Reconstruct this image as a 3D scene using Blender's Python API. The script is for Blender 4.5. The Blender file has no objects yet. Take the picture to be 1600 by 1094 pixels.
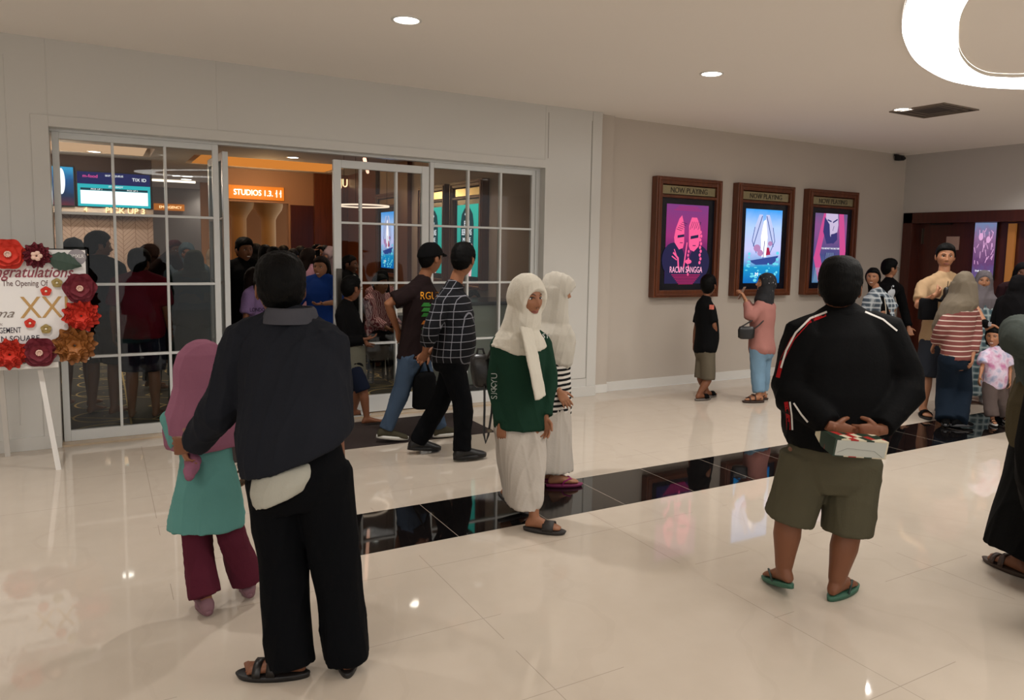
import bpy, bmesh, math, random
import numpy as np
from mathutils import Vector, Matrix, noise
from mathutils.bvhtree import BVHTree
random.seed(7)
PI = math.pi
sc = bpy.context.scene
COL = sc.collection
V = Vector

def srgb(r, g, b):
    f = lambda c: (c/255)/12.92 if c/255 <= .04045 else ((c/255+.055)/1.055)**2.4
    return (f(r), f(g), f(b), 1)

# ------------------------------------------------------------------ camera
H = 1.6
FL, YAW, PITCH, ROLL, PX, PY = 1177.0, .5347, .0997, -.0211, 850.7, 506.0
_fw = V((math.sin(YAW)*math.cos(PITCH), math.cos(YAW)*math.cos(PITCH), -math.sin(PITCH)))
_r0 = V((math.cos(YAW), -math.sin(YAW), 0)); _d0 = _fw.cross(_r0)
CR = math.cos(ROLL)*_r0 + math.sin(ROLL)*_d0
CD = -math.sin(ROLL)*_r0 + math.cos(ROLL)*_d0
CAMP = V((0, 0, H))
cam = bpy.data.cameras.new('camera'); camo = bpy.data.objects.new('camera', cam); COL.objects.link(camo)
M = Matrix((CR, -CD, -_fw)).transposed().to_4x4(); M.translation = CAMP
camo.matrix_world = M
cam.sensor_width = 36; cam.lens = FL/1600*36
cam.shift_x = (800-PX)/1600; cam.shift_y = (PY-547)/1600
cam.clip_start = .05; cam.clip_end = 200
sc.camera = camo
def ray(u, v): return CR*(u-PX) + CD*(v-PY) + _fw*FL
def at(u, v, x=None, y=None, z=None):
    d = ray(u, v)
    t = (z-H)/d.z if z is not None else (y/d.y if y is not None else x/d.x)
    return CAMP + d*t
def atd(u, v, depth): return CAMP + ray(u, v)*(depth/FL)      # depth = distance along the viewing axis
def depth_of(p): return (V(p)-CAMP).dot(_fw)

# ------------------------------------------------------------------ world, exposure, lights
w = bpy.data.worlds.new('world'); sc.world = w; w.use_nodes = True
w.node_tree.nodes['Background'].inputs[0].default_value = (.92, .90, .90, 1)
w.node_tree.nodes['Background'].inputs[1].default_value = .8
sc.view_settings.view_transform = 'Standard'; sc.view_settings.look = 'None'
sc.view_settings.gamma = 1; sc.view_settings.use_curve_mapping = False
sc.view_settings.exposure = 0.12
K_DOWN, K_RING, K_AREA = 108.0, 6.0, 1.0
def light(name, kind, loc, power, color=(1,.96,.92), parent=None, size=.1, spot=150, blend=.6, rot=(0,0,0)):
    l = bpy.data.lights.new(name, kind); l.energy = power; l.color = color
    if kind == 'SPOT': l.spot_size = math.radians(spot); l.spot_blend = blend; l.shadow_soft_size = size
    elif kind == 'AREA': l.shape = 'DISK'; l.size = size
    else: l.shadow_soft_size = size
    o = bpy.data.objects.new(name, l); COL.objects.link(o); o.location = loc; o.rotation_euler = rot
    if parent: o.parent = parent
    return o

# ------------------------------------------------------------------ object helpers
def tag(o, label=None, cat=None, group=None, kind=None):
    if label: o['label'] = label
    if cat: o['category'] = cat
    if group: o['group'] = group
    if kind: o['kind'] = kind
    return o
def empty(name, loc=(0,0,0), rz=0, label=None, cat=None, group=None, kind=None):
    o = bpy.data.objects.new(name, None); COL.objects.link(o); o.empty_display_size = .1
    o.location = loc; o.rotation_euler = (0,0,rz)
    return tag(o, label, cat, group, kind)

class MB:
    def __init__(s): s.v = []; s.f = []; s.m = []; s.mi = 0
    def add(s, vs, fs, mi=None):
        n = len(s.v); s.v += [tuple(p) for p in vs]
        for f in fs: s.f.append(tuple(i+n for i in f)); s.m.append(s.mi if mi is None else mi)
        return s
    def box(s, a, b, mi=None):
        x0,y0,z0 = a; x1,y1,z1 = b
        x0,x1 = min(x0,x1),max(x0,x1); y0,y1 = min(y0,y1),max(y0,y1); z0,z1 = min(z0,z1),max(z0,z1)
        vs = [(x0,y0,z0),(x1,y0,z0),(x1,y1,z0),(x0,y1,z0),(x0,y0,z1),(x1,y0,z1),(x1,y1,z1),(x0,y1,z1)]
        return s.add(vs, [(3,2,1,0),(4,5,6,7),(0,1,5,4),(1,2,6,5),(2,3,7,6),(3,0,4,7)], mi)
    def obox(s, c, ax, ay, az, mi=None):      # oriented box, half-axis vectors
        c = V(c); vs = [c + ax*i + ay*j + az*k for k in (-1,1) for i,j in ((-1,-1),(1,-1),(1,1),(-1,1))]
        return s.add(vs, [(3,2,1,0),(4,5,6,7),(0,1,5,4),(1,2,6,5),(2,3,7,6),(3,0,4,7)], mi)
    def loft(s, rings, cap=True, mi=None, closed=False):
        n = len(rings[0]); vs = [p for r in rings for p in r]; fs = []
        m = len(rings)
        for i in range(m-1 if not closed else m):
            a = i*n; b = ((i+1) % m)*n
            for j in range(n):
                k = (j+1) % n; fs.append((a+j, a+k, b+k, b+j))
        if cap and not closed:
            fs.append(tuple(range(n))[::-1]); fs.append(tuple(range((m-1)*n, m*n)))
        return s.add(vs, fs, mi)
    def tube(s, pts, rad, n=10, mi=None, flat=None, cap=True, up=None):   # rad: number or list; flat: (scale on axis a) list
        pts = [V(p) for p in pts]; m = len(pts)
        if not hasattr(rad, '__len__'): rad = [rad]*m
        rings = []; a = None
        for i, p in enumerate(pts):
            t = (pts[min(i+1,m-1)] - pts[max(i-1,0)])
            t = t.normalized() if t.length > 1e-9 else V((0,0,1))
            if a is None:
                u0 = V(up) if up is not None else (V((0,0,1)) if abs(t.z) < .9 else V((0,1,0)))
                a = (u0 - t*u0.dot(t)).normalized()
            else: a = (a - t*a.dot(t)).normalized()
            b = t.cross(a); fl = 1 if flat is None else flat
            rings.append([p + a*(math.cos(2*PI*j/n)*rad[i]*fl) + b*(math.sin(2*PI*j/n)*rad[i]) for j in range(n)])
        # round ends
        if cap:
            def endr(i, sgn):
                t = (pts[0]-pts[1]) if i == 0 else (pts[-1]-pts[-2])
                t = t.normalized() if t.length > 1e-9 else V((0,0,1))
                out = []
                for k in (.5,.85):
                    out.append([pts[i] + (q-pts[i])*math.cos(k*PI/2) + t*(rad[i]*math.sin(k*PI/2)*min(1,1)) for q in rings[i]])
                return out
            e0 = endr(0,1); e1 = endr(-1,1)
            rings = [e0[1], e0[0]] + rings + e1
        return s.loft(rings, mi=mi)
    def ell(s, c, r, n=16, m=10, mi=None, rot=None):
        c = V(c); rings = []
        for i in range(1, m):
            ph = PI*i/m; ring = []
            for j in range(n):
                th = 2*PI*j/n
                p = V((r[0]*math.sin(ph)*math.cos(th), r[1]*math.sin(ph)*math.sin(th), -r[2]*math.cos(ph)))
                if rot is not None: p = rot @ p
                ring.append(c+p)
            rings.append(ring)
        return s.loft(rings, mi=mi)
    def poly(s, pts, mi=None): return s.add(pts, [tuple(range(len(pts)))], mi)
    def mesh(s, name, mats=None, smooth=False):
        me = bpy.data.meshes.new(name); me.from_pydata(s.v, [], s.f)
        for m in (mats or []): me.materials.append(m)
        if mats and len(mats) > 1: me.polygons.foreach_set('material_index', s.m)
        if smooth: me.polygons.foreach_set('use_smooth', [True]*len(me.polygons))
        me.update(); return me
    def build(s, name, mats, parent=None, smooth=False, bevel=0, loc=None):
        if not isinstance(mats, (list, tuple)): mats = [mats]
        o = bpy.data.objects.new(name, s.mesh(name, mats, smooth)); COL.objects.link(o)
        if parent: o.parent = parent
        if loc is not None: o.location = loc
        if bevel:
            b = o.modifiers.new('b', 'BEVEL'); b.width = bevel; b.segments = 2; b.limit_method = 'ANGLE'
        return o

# ------------------------------------------------------------------ materials
MATS = {}
def mat(name, col, rough=.6, metal=0, spec=.5, emit=None, es=1, bump=0, bscale=60, var=0, vscale=3, coat=0, trans=0):
    if name in MATS: return MATS[name]
    m = bpy.data.materials.new(name); m.use_nodes = True; nt = m.node_tree; b = nt.nodes['Principled BSDF']
    c = srgb(*col)
    b.inputs['Base Color'].default_value = c; b.inputs['Roughness'].default_value = rough
    b.inputs['Metallic'].default_value = metal; b.inputs['Specular IOR Level'].default_value = spec
    b.inputs['Coat Weight'].default_value = coat
    if emit: b.inputs['Emission Color'].default_value = srgb(*emit); b.inputs['Emission Strength'].default_value = es
    tc = nt.nodes.new('ShaderNodeTexCoord')
    if var:
        n = nt.nodes.new('ShaderNodeTexNoise'); n.inputs['Scale'].default_value = vscale; n.inputs['Detail'].default_value = 4
        nt.links.new(tc.outputs['Object'], n.inputs['Vector'])
        mx = nt.nodes.new('ShaderNodeMix'); mx.data_type = 'RGBA'
        mx.inputs[6].default_value = tuple(k*(1-var) for k in c[:3])+(1,); mx.inputs[7].default_value = tuple(min(1,k*(1+var)) for k in c[:3])+(1,)
        nt.links.new(n.outputs[0], mx.inputs[0]); nt.links.new(mx.outputs[2], b.inputs['Base Color'])
    if bump:
        n2 = nt.nodes.new('ShaderNodeTexNoise'); n2.inputs['Scale'].default_value = bscale; n2.inputs['Detail'].default_value = 3
        nt.links.new(tc.outputs['Object'], n2.inputs['Vector'])
        bp = nt.nodes.new('ShaderNodeBump'); bp.inputs['Strength'].default_value = bump; bp.inputs['Distance'].default_value = .004
        nt.links.new(n2.outputs[0], bp.inputs['Height']); nt.links.new(bp.outputs[0], b.inputs['Normal'])
    MATS[name] = m; return m
def fabric(name, col, var=.12, bump=.35, bscale=90, rough=.9): return mat(name, col, rough=rough, spec=.10, bump=bump, bscale=bscale, var=var, vscale=5)
def emis(name, col, s=1.0):
    if name in MATS: return MATS[name]
    m = bpy.data.materials.new(name); m.use_nodes = True; nt = m.node_tree; nt.nodes.clear()
    e = nt.nodes.new('ShaderNodeEmission'); o = nt.nodes.new('ShaderNodeOutputMaterial')
    e.inputs[0].default_value = srgb(*col); e.inputs[1].default_value = s; nt.links.new(e.outputs[0], o.inputs[0])
    MATS[name] = m; return m
class NT:   # tiny node-graph helper
    def __init__(s, name):
        s.m = bpy.data.materials.new(name); s.m.use_nodes = True; s.nt = s.m.node_tree; s.b = s.nt.nodes['Principled BSDF']
        s.tc = s.nt.nodes.new('ShaderNodeTexCoord'); MATS[name] = s.m
    def n(s, t, **k):
        x = s.nt.nodes.new(t)
        for a, b in k.items(): setattr(x, a, b)
        return x
    def l(s, a, b): s.nt.links.new(a, b)
    def math(s, op, a, b=None, c=None):
        x = s.nt.nodes.new('ShaderNodeMath'); x.operation = op
        for i, q in enumerate((a, b, c)):
            if q is None: continue
            if isinstance(q, (int, float)): x.inputs[i].default_value = q
            else: s.l(q, x.inputs[i])
        return x.outputs[0]
    def mix(s, f, a, b):
        x = s.nt.nodes.new('ShaderNodeMix'); x.data_type = 'RGBA'
        for i, q in ((0, f), (6, a), (7, b)):
            if isinstance(q, (int, float)): x.inputs[i].default_value = q
            elif isinstance(q, tuple): x.inputs[i].default_value = q
            else: s.l(q, x.inputs[i])
        return x.outputs[2]
    def xyz(s, coord='Object', sc=None):
        v = s.tc.outputs[coord]
        x = s.nt.nodes.new('ShaderNodeSeparateXYZ'); s.l(v, x.inputs[0]); return x.outputs
    def noise(s, scale, detail=3, vec=None):
        x = s.nt.nodes.new('ShaderNodeTexNoise'); x.inputs['Scale'].default_value = scale; x.inputs['Detail'].default_value = detail
        s.l(vec or s.tc.outputs['Object'], x.inputs['Vector']); return x.outputs[0]
    def line(s, co, off, pitch, hw):     # 1 on thin lines every pitch
        a = s.math('SUBTRACT', co, off); a = s.math('DIVIDE', a, pitch); a = s.math('FRACT', a)
        a = s.math('SUBTRACT', a, .5); a = s.math('ABSOLUTE', a)
        return s.math('GREATER_THAN', a, .5-hw/pitch)

# glass
def glass_mat():
    g = NT('clear_glass'); nt = g.nt; nt.nodes.remove(g.b); o = nt.nodes['Material Output']
    t = g.n('ShaderNodeBsdfTransparent'); t.inputs[0].default_value = (.86,.88,.87,1)
    gl = g.n('ShaderNodeBsdfGlossy'); gl.inputs['Roughness'].default_value = .01
    f = g.n('ShaderNodeFresnel'); f.inputs[0].default_value = 1.35
    mx = g.n('ShaderNodeMixShader'); g.l(f.outputs[0], mx.inputs[0]); g.l(t.outputs[0], mx.inputs[1]); g.l(gl.outputs[0], mx.inputs[2])
    g.l(mx.outputs[0], o.inputs[0]); return g.m
GLASS = glass_mat()
WHITE_WALL = mat('cream_satin_paint', (206,204,198), rough=.28, spec=.4, var=.02, vscale=1.5)
BEIGE_WALL = mat('beige_wall_paint', (192,182,170), rough=.7, var=.03, vscale=2, bump=.05, bscale=200)
GREY_WALL = mat('grey_wall_paint', (184,179,173), rough=.75, var=.03, vscale=2)
CEIL = mat('ceiling_paint', (244,238,231), rough=.85, var=.015, vscale=1)
WHITE_TRIM = mat('white_trim_paint', (222,220,214), rough=.35)
FRAME_WHITE = mat('white_frame_paint', (212,214,212), rough=.3)
BLACK = mat('matte_black', (14,14,15), rough=.6)
METAL = mat('brushed_metal', (120,112,98), rough=.3, metal=1)
def wood(name, c1, c2, rough=.35, sc=6, axis=2):
    g = NT(name); mp = g.n('ShaderNodeMapping'); g.l(g.tc.outputs['Object'], mp.inputs[0])
    s3 = [sc*3]*3; s3[axis] = sc*.25; mp.inputs['Scale'].default_value = s3
    n = g.noise(1.5, 5, mp.outputs[0]); g.l(g.mix(n, srgb(*c1), srgb(*c2)), g.b.inputs['Base Color'])
    g.b.inputs['Roughness'].default_value = rough; return g.m
WOOD = wood('reddish_brown_wood', (64,30,16), (122,66,36))
WOOD_DARK = wood('dark_door_wood', (46,18,12), (84,36,24), .3)
# polished floor
def floor_mat():
    g = NT('polished_cream_marble'); x, y, z = g.xyz()
    n = g.noise(.9, 5); n2 = g.noise(7, 6)
    a = g.mix(n, srgb(184,171,155), srgb(202,189,173)); v = g.math('MULTIPLY', n2, .2)
    a = g.mix(v, a, srgb(232,222,210))
    # thin veins
    w_ = g.n('ShaderNodeTexWave'); w_.inputs['Scale'].default_value = .5; w_.inputs['Distortion'].default_value = 14; w_.inputs['Detail'].default_value = 4
    g.l(g.tc.outputs['Object'], w_.inputs['Vector'])
    vv = g.math('GREATER_THAN', w_.outputs['Fac'], .992); vv = g.math('MULTIPLY', vv, .05); a = g.mix(vv, a, srgb(150,130,112))
    m1 = g.line(x, 1.67-.572/2, .572*2, .0016); m2 = g.line(y, 3.704-.3, .6, .0016)
    m = g.math('MAXIMUM', m1, m2); br = g.noise(1.3, 2); br = g.math('GREATER_THAN', br, .50); m = g.math('MULTIPLY', m, br); m = g.math('MULTIPLY', m, .4)
    g.l(g.mix(m, a, srgb(96,82,70)), g.b.inputs['Base Color'])
    g.b.inputs['Roughness'].default_value = .07; g.b.inputs['Specular IOR Level'].default_value = .62
    r = g.math('MULTIPLY', g.noise(5, 4), .05); r = g.math('ADD', r, .012); g.l(r, g.b.inputs['Roughness'])
    return g.m
FLOOR = floor_mat()
def strip_mat():
    g = NT('polished_black_granite'); x, y, z = g.xyz()
    m1 = g.line(x, 1.67, .572, .0022); g.l(g.mix(m1, srgb(16,14,14), srgb(150,140,128)), g.b.inputs['Base Color'])
    g.b.inputs['Roughness'].default_value = .03; g.b.inputs['Specular IOR Level'].default_value = .7; return g.m
STRIP = strip_mat()
# ================================================================== the setting
YF, YP, ZC = 6.757, 6.913, 3.05
XL, XR, YB = -4.5, 10.13, -5.5
OX0, OX1, OZ = -.287, 3.975, 2.42
def struct(o): o['kind'] = 'structure'; return o
struct(MB().box((XL,YB,-.1),(XR+3.2,YF+.14,0)).build('floor', FLOOR))
struct(MB().box((.81,3.704,-.02),(XR+3,4.295,.0006)).build('floor_black_strip', STRIP))
struct(MB().box((XL,YB,ZC),(XR+3.2,YP+.2,ZC+.12)).build('ceiling', CEIL))
# cinema front
m = MB()
m.box((XL,YF,0),(OX0,YF+.25,ZC)); m.box((OX1,YF,0),(4.665,YF+.25,ZC)); m.box((OX0,YF,OZ),(OX1,YF+.25,ZC))
struct(m.build('wall_front', WHITE_WALL))
m = MB(); m.box((4.665,6.85,0),(4.888,7.1,ZC)); m.box((4.888,YP,0),(XR+.2,YP+.2,ZC))
struct(m.build('wall_front_right', BEIGE_WALL))
m = MB(); m.box((4.665,6.838,0),(4.888,6.85,.095)); m.box((4.888,YP-.014,0),(XR,YP,.105))
struct(m.build('baseboard_front_right', WHITE_TRIM, bevel=.003))
# raised boards that make the panel joints of the cinema front
TR = [  # x0,x1,z0,z1, proud
 (OX0-.11,OX0,0,2.5,.008),(OX0,OX1,OZ,2.50,.010),(OX1,4.665,0,.11,.016),(XL,OX0,0,.10,.016),
 (4.545,4.665,.11,ZC,.006),(OX1-.01,OX1+.0,2.5,ZC,.004),(.866,.872,2.5,ZC,.003),(OX0-.005,OX0+.001,2.5,ZC,.003),(-.545,-.540,.2,2.9,.003)]
for i, (a,b,c,d,p) in enumerate(TR):
    struct(MB().box((a,YF-p,c),(b,YF+.001,d)).build('trim_%d' % (i+1), WHITE_WALL, bevel=.002))
m = MB()
for a,b,c,d in ((4.0,4.004,2.52,2.98),(4.535,4.539,.2,2.95),(4.0,4.54,.2,.204)): m.box((a,YF-.0025,c),(b,YF,d))
struct(m.build('trim_%d' % (len(TR)+1), mat('joint_shadow_line',(120,116,106))))
# threshold
struct(MB().box((OX0,YF,-.05),(OX1,6.97,.012)).build('trim_threshold', mat('travertine_sill', (188,168,142), rough=.25, var=.12, vscale=8)))
# end wall on the right with timber portal
ZD = 2.22
m = MB(); m.box((XR,3.0,ZD),(XR+.25,YP+.2,ZC)); m.box((XR,6.885,0),(XR+.25,YP+.2,ZD)); m.box((XR,YB,0),(XR+.25,3.0,ZC))
struct(m.build('wall_right', GREY_WALL))
m = MB(); m.box((XR-.02,6.74,0),(XR+.27,6.885,ZD)); m.box((XR-.02,3.0,ZD-.15),(XR+.27,6.885,ZD)); m.box((XR-.02,3.0,0),(XR+.27,3.14,ZD-.15))
struct(m.build('trim_portal', WOOD_DARK, bevel=.004))
d = struct(MB().box((XR+.16,5.24,0),(XR+.24,6.74,ZD-.15)).build('door_3', WOOD_DARK, bevel=.003))
MB().box((XR+.12,6.66,1.78),(XR+.162,6.675,2.0)).build('hinge', METAL, d)
MB().box((XR+.14,6.13,1.70),(XR+.158,6.31,1.885)).build('notice_plate', mat('blush_notice', (170,140,128), rough=.5), d)
MB().box((XR+.11,6.25,2.05),(XR+.16,6.55,2.08)).build('door_closer', BLACK, d)
# corridor beyond
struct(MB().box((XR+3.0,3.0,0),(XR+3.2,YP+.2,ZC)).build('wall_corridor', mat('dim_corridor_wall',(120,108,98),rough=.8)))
d = struct(MB().box((XR+.18,4.75,0),(XR+.24,5.24,ZD-.14)).build('door_4', mat('grey_corridor_panel',(138,130,124),rough=.5)))
MB().box((XR+.12,5.12,.9),(XR+.15,5.16,1.9)).build('pull_bar', mat('steel_bar',(170,168,166),rough=.25,metal=1), d)
struct(MB().box((XR+.22,3.14,0),(XR+.24,4.75,ZD-.14)).build('wall_corridor_side', mat('dark_red_panel',(70,30,26),rough=.5)))
# other sides of the hall, seen only by reflection
struct(MB().box((XL-.2,0,0),(XL,YF+.2,ZC)).build('wall_left', GREY_WALL))

# ---------------- glazed front: fixed left window, open leaf, closed leaf, fixed right window
YG = 6.90
def sash(name, x0, x1, z0, z1, cols, rows, stile, topr, botr, bar=.02, dep=.045, parent=None, labelkind='structure', handle=None, botx=None):
    """frame along X in its own local frame: x from 0, y centred"""
    root = empty(name, (x0, YG, 0)); root['kind'] = 'structure'; W = x1-x0
    m = MB(); m.box((0,-dep/2,z0),(stile,dep/2,z1)); m.box((W-stile,-dep/2,z0),(W,dep/2,z1))
    m.box((stile,-dep/2,z1-topr),(W-stile,dep/2,z1)); m.box((stile,-dep/2,z0),(W-stile,dep/2,z0+botr))
    m.build('window_frame' if 'window' in name else 'door_frame', FRAME_WHITE, root, bevel=.003)
    g = MB()
    for c in cols: g.box((c-x0-bar/2,-dep/2-.004,z0+botr),(c-x0+bar/2,dep/2+.004,z1-topr))
    for r in rows: g.box((stile,-dep/2-.002,r-bar/2),(W-stile,dep/2+.002,r+bar/2))
    g.build('glazing_bars', FRAME_WHITE, root, bevel=.002)
    MB().box((stile,-.004,z0+botr),(W-stile,.004,z1-topr)).build('pane', GLASS, root)
    return root
ROWS = (1.795, 1.245, .675)
sash('window_1', OX0+.01, .885, .012, 2.40, (.12,.487), ROWS, .046, .05, .085)
sash('window_2', 2.765, 3.93, .012, 2.40, (3.17,3.53), ROWS, .04, .05, .12)
d2 = sash('door_2', 1.84, 2.755, .02, 2.355, (2.09,2.43), ROWS, .07, .07, .16)
d1 = sash('door_1', 0, .86, .02, 2.355, (.29,.57), ROWS, .07, .07, .16)
d1.location = (.945, 6.93, 0); d1.rotation_euler = (0,0,math.radians(91))
for d_, hx in ((d2,.035),(d1,.82)):
    h = MB(); h.box((hx-.022,-.075,.98),(hx+.022,-.045,1.38)); h.tube([(hx,-.05,1.05),(hx,0,1.05)],.012); h.tube([(hx,-.05,1.31),(hx,0,1.31)],.012)
    h.build('pull_handle', mat('grey_handle',(96,92,86),rough=.35,metal=.8), d_, bevel=.003)
# head and jamb casing
m = MB(); m.box((OX0,6.86,2.40),(OX1,6.96,OZ)); m.box((3.93,6.86,0.012),(OX1,6.96,2.40))
struct(m.build('trim_casing', FRAME_WHITE, bevel=.002))

# ---------------- cinema lobby behind the glass
ZI = 2.9
def carpet():
    g = NT('patterned_dark_carpet'); x, y, z = g.xyz()
    xs = g.math('MULTIPLY', x, 1.0); ys = y
    # rounded geometric outlines: distance rings inside a staggered cell
    fx = g.math('PINGPONG', xs, .45); fy = g.math('PINGPONG', ys, .3)
    d1_ = g.math('SQRT', g.math('ADD', g.math('POWER', fx, 2), g.math('POWER', fy, 2)))
    r = g.math('PINGPONG', d1_, .12); ln = g.math('LESS_THAN', r, .009)
    l2 = g.line(x, .2, .9, .008); l3 = g.line(g.math('ADD', y, g.math('MULTIPLY', x, .6)), 0, 1.1, .008)
    l = g.math('MAXIMUM', ln, g.math('MAXIMUM', l2, l3))
    g.l(g.mix(l, srgb(52,48,38), srgb(178,152,92)), g.b.inputs['Base Color']); g.b.inputs['Roughness'].default_value = .9
    return g.m
struct(MB().box((-4,6.97,-.05),(4.25,21.2,.004)).build('floor_lobby', carpet()))
CI = mat('lobby_ceiling_paint', (190,180,172), rough=.85)
m = MB(); z1 = ZI+.15
cove = ((-1.6,.75,12.3,13.6),(1.3,3.7,12.6,14.2))
xs = [-4,-1.6,.75,1.3,3.7,4.25]
m.box((-4,7.0,ZI),(4.25,12.3,z1)); m.box((-4,14.2,ZI),(4.25,21.2,z1)); m.box((-4,12.3,ZI),(-1.6,14.2,z1)); m.box((.75,12.3,ZI),(1.3,14.2,z1)); m.box((3.7,12.3,ZI),(4.25,14.2,z1))
m.box((-1.6,13.6,ZI),(.75,14.2,z1)); m.box((1.3,12.3,ZI),(3.7,12.6,z1)); m.box((-4,12.3,z1),(4.25,14.2,z1+.1))
struct(m.build('ceiling_lobby', CI))
LW = mat('lobby_brown_wall', (150,120,98), rough=.7, var=.04)
struct(MB().box((4.2,7.0,0),(4.35,14.6,ZI)).build('wall_lobby_right', mat('lobby_taupe_wall',(158,136,120),rough=.6)))
struct(MB().box((-4.2,7.0,0),(-4,21.2,ZI)).build('wall_lobby_left', LW))
def herring():
    g = NT('pale_herringbone_tile'); x, y, z = g.xyz()
    # alternating diagonal grooves
    band = g.math('GREATER_THAN', g.math('FRACT', g.math('DIVIDE', x, .36)), .5)
    sgn = g.math('SUBTRACT', g.math('MULTIPLY', band, 2), 1); q = g.math('ADD', z, g.math('MULTIPLY', x, sgn))
    m1 = g.line(q, 0, .075, .005); m2 = g.line(x, 0, .18, .004); mm = g.math('MAXIMUM', m1, m2)
    g.l(g.mix(mm, srgb(206,178,158), srgb(160,130,112)), g.b.inputs['Base Color']); g.b.inputs['Roughness'].default_value = .35; return g.m
m = MB(); m.box((-4,14.2,0),(.80,14.35,ZI)); m.box((.70,14.35,0),(.80,21,ZI))
struct(m.build('wall_lobby_counter', herring()))
struct(MB().box((-4,14.12,2.10),(.80,14.2,ZI)).build('trim_bulkhead', mat('dark_maroon_paint',(66,44,42),rough=.6)))
struct(MB().box((-4,14.02,2.0),(.80,14.2,2.1)).build('trim_ledge', mat('pale_ledge',(214,196,178),rough=.5)))
struct(MB().box((.8,21,0),(4.2,21.2,ZI)).build('wall_lobby_back', mat('lobby_grey_wall',(150,138,130),rough=.7)))
m = MB(); m.box((2.0,14.5,2.32),(4.2,14.65,ZI)); m.box((3.05,14.5,0),(4.2,14.65,2.32)); m.box((2.0,14.5,0),(2.03,14.65,2.32))
struct(m.build('wall_lobby_bulkhead', mat('lobby_tan_bulkhead',(158,124,102),rough=.6)))
struct(MB().box((2.0,18.5,0),(4.2,18.6,ZI)).build('wall_lobby_corridor', mat('amber_corridor_wall',(150,98,52),rough=.6)))
# ================================================================== lettering
def text_mb(body, height=None, width=None, depth=.001, shear=0, bold=0, spacing=1.0, res=3, align='CENTER'):
    c = bpy.data.curves.new('lettering', 'FONT'); c.body = body; c.extrude = depth; c.shear = shear; c.offset = bold
    c.resolution_u = res; c.space_character = spacing; c.align_x = 'CENTER'
    o = bpy.data.objects.new('lettering', c); COL.objects.link(o); bpy.context.view_layer.update()
    me = bpy.data.meshes.new_from_object(o.evaluated_get(bpy.context.evaluated_depsgraph_get()))
    bpy.data.objects.remove(o); bpy.data.curves.remove(c)
    P = np.array([v.co[:] for v in me.vertices]).reshape(-1, 3); F = [tuple(p.vertices) for p in me.polygons]; bpy.data.meshes.remove(me)
    lo, hi = P.min(0), P.max(0); P[:, :2] -= (lo[:2]+hi[:2])/2
    sx = sy = 1
    if height: sy = height/(hi[1]-lo[1]); sx = sy
    if width: sx = width/(hi[0]-lo[0]);  sy = sy if height else sx
    P[:, 0] *= sx; P[:, 1] *= sy
    return P, F
def text(name, body, c, right, up, material, parent=None, **k):
    P, F = text_mb(body, **k); r = V(right).normalized(); u = V(up).normalized(); n = r.cross(u)
    m = MB(); m.add([V(c)+r*p[0]+u*p[1]+n*p[2] for p in P], F)
    return m.build(name, material, parent)
X3, Y3, Z3 = V((1,0,0)), V((0,1,0)), V((0,0,1))

# ================================================================== ceiling fittings
LAMPW = emis('downlight_glow', (255,248,238), 9)
RING = emis('ring_light_glow', (255,251,245), 8.5)
def downlight(x, y, label=None, z=ZC, r=.085, power=K_DOWN, seen=True, group=None, color=(1,.965,.93)):
    t = empty('ceiling_downlight', (x,y,z), 0, label, 'ceiling light', group)
    m = MB(); n = 32
    R = lambda rr, zz: [(rr*math.cos(2*PI*i/n), rr*math.sin(2*PI*i/n), zz) for i in range(n)]
    m.loft([R(r+.012,0), R(r+.012,-.006), R(r,-.008), R(r-.006,-.002), R(r-.006,0)], cap=False)
    m.build('trim_ring', WHITE_TRIM, t, smooth=True)
    MB().loft([R(r-.008,-.0015), R(r-.008,-.004)]).build('lamp_disc', LAMPW, t)
    if power: light('downlight_lamp', 'SPOT', (0,0,-.02), power, color, t, size=.05, spot=132, blend=.9)
    return t
downlight(1.763, 4.806, 'bright round downlight above the glass doors, nearest of the ceiling downlights')
downlight(4.364, 4.773, 'round recessed downlight in front of the leftmost film poster')
downlight(6.93, 4.80, 'round recessed downlight beside the square air vent')
for x, y in ((-.85,4.8),(-3.2,4.8),(1.0,-.8),(-2.6,.2),(7.2,-1.0),(9.3,4.6)):
    downlight(x, y, 'round recessed downlight out over the hall floor', group='downlights over the rest of the hall', power=K_DOWN)
# the big curved light
def blob(cx, cy, outer, inner, z, label, power=1):
    t = empty('ring_light', (0,0,0), 0, label, 'ceiling light')
    n = len(outer); m = MB()
    o0 = [(p[0],p[1],z) for p in outer]; i0 = [(p[0],p[1],z) for p in inner]
    o1 = [(p[0],p[1],ZC-.001) for p in outer]; i1 = [(p[0],p[1],ZC-.001) for p in inner]
    m.add(o0+i0, [(k,(k+1)%n,n+(k+1)%n,n+k) for k in range(n)]); m.build('diffuser', RING, t)
    m = MB(); m.add(o0+o1, [(k,(k+1)%n,n+(k+1)%n,n+k) for k in range(n)]); m.add(i0+i1, [(k,(k+1)%n,n+(k+1)%n,n+k) for k in range(n)])
    m.build('rim', mat('ring_rim',(228,222,210),rough=.5), t)
    return t
def spline(pts, n):
    out = []; m = len(pts)
    for i in range(m):
        p0, p1, p2, p3 = [V(pts[(i+k-1) % m]) for k in range(4)]
        for j in range(n):
            t = j/n; out.append(.5*((2*p1)+(p2-p0)*t+(2*p0-5*p1+4*p2-p3)*t*t+(3*p1-p0-3*p2+p3)*t**3))
    return out
zr = 3.02
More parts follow.
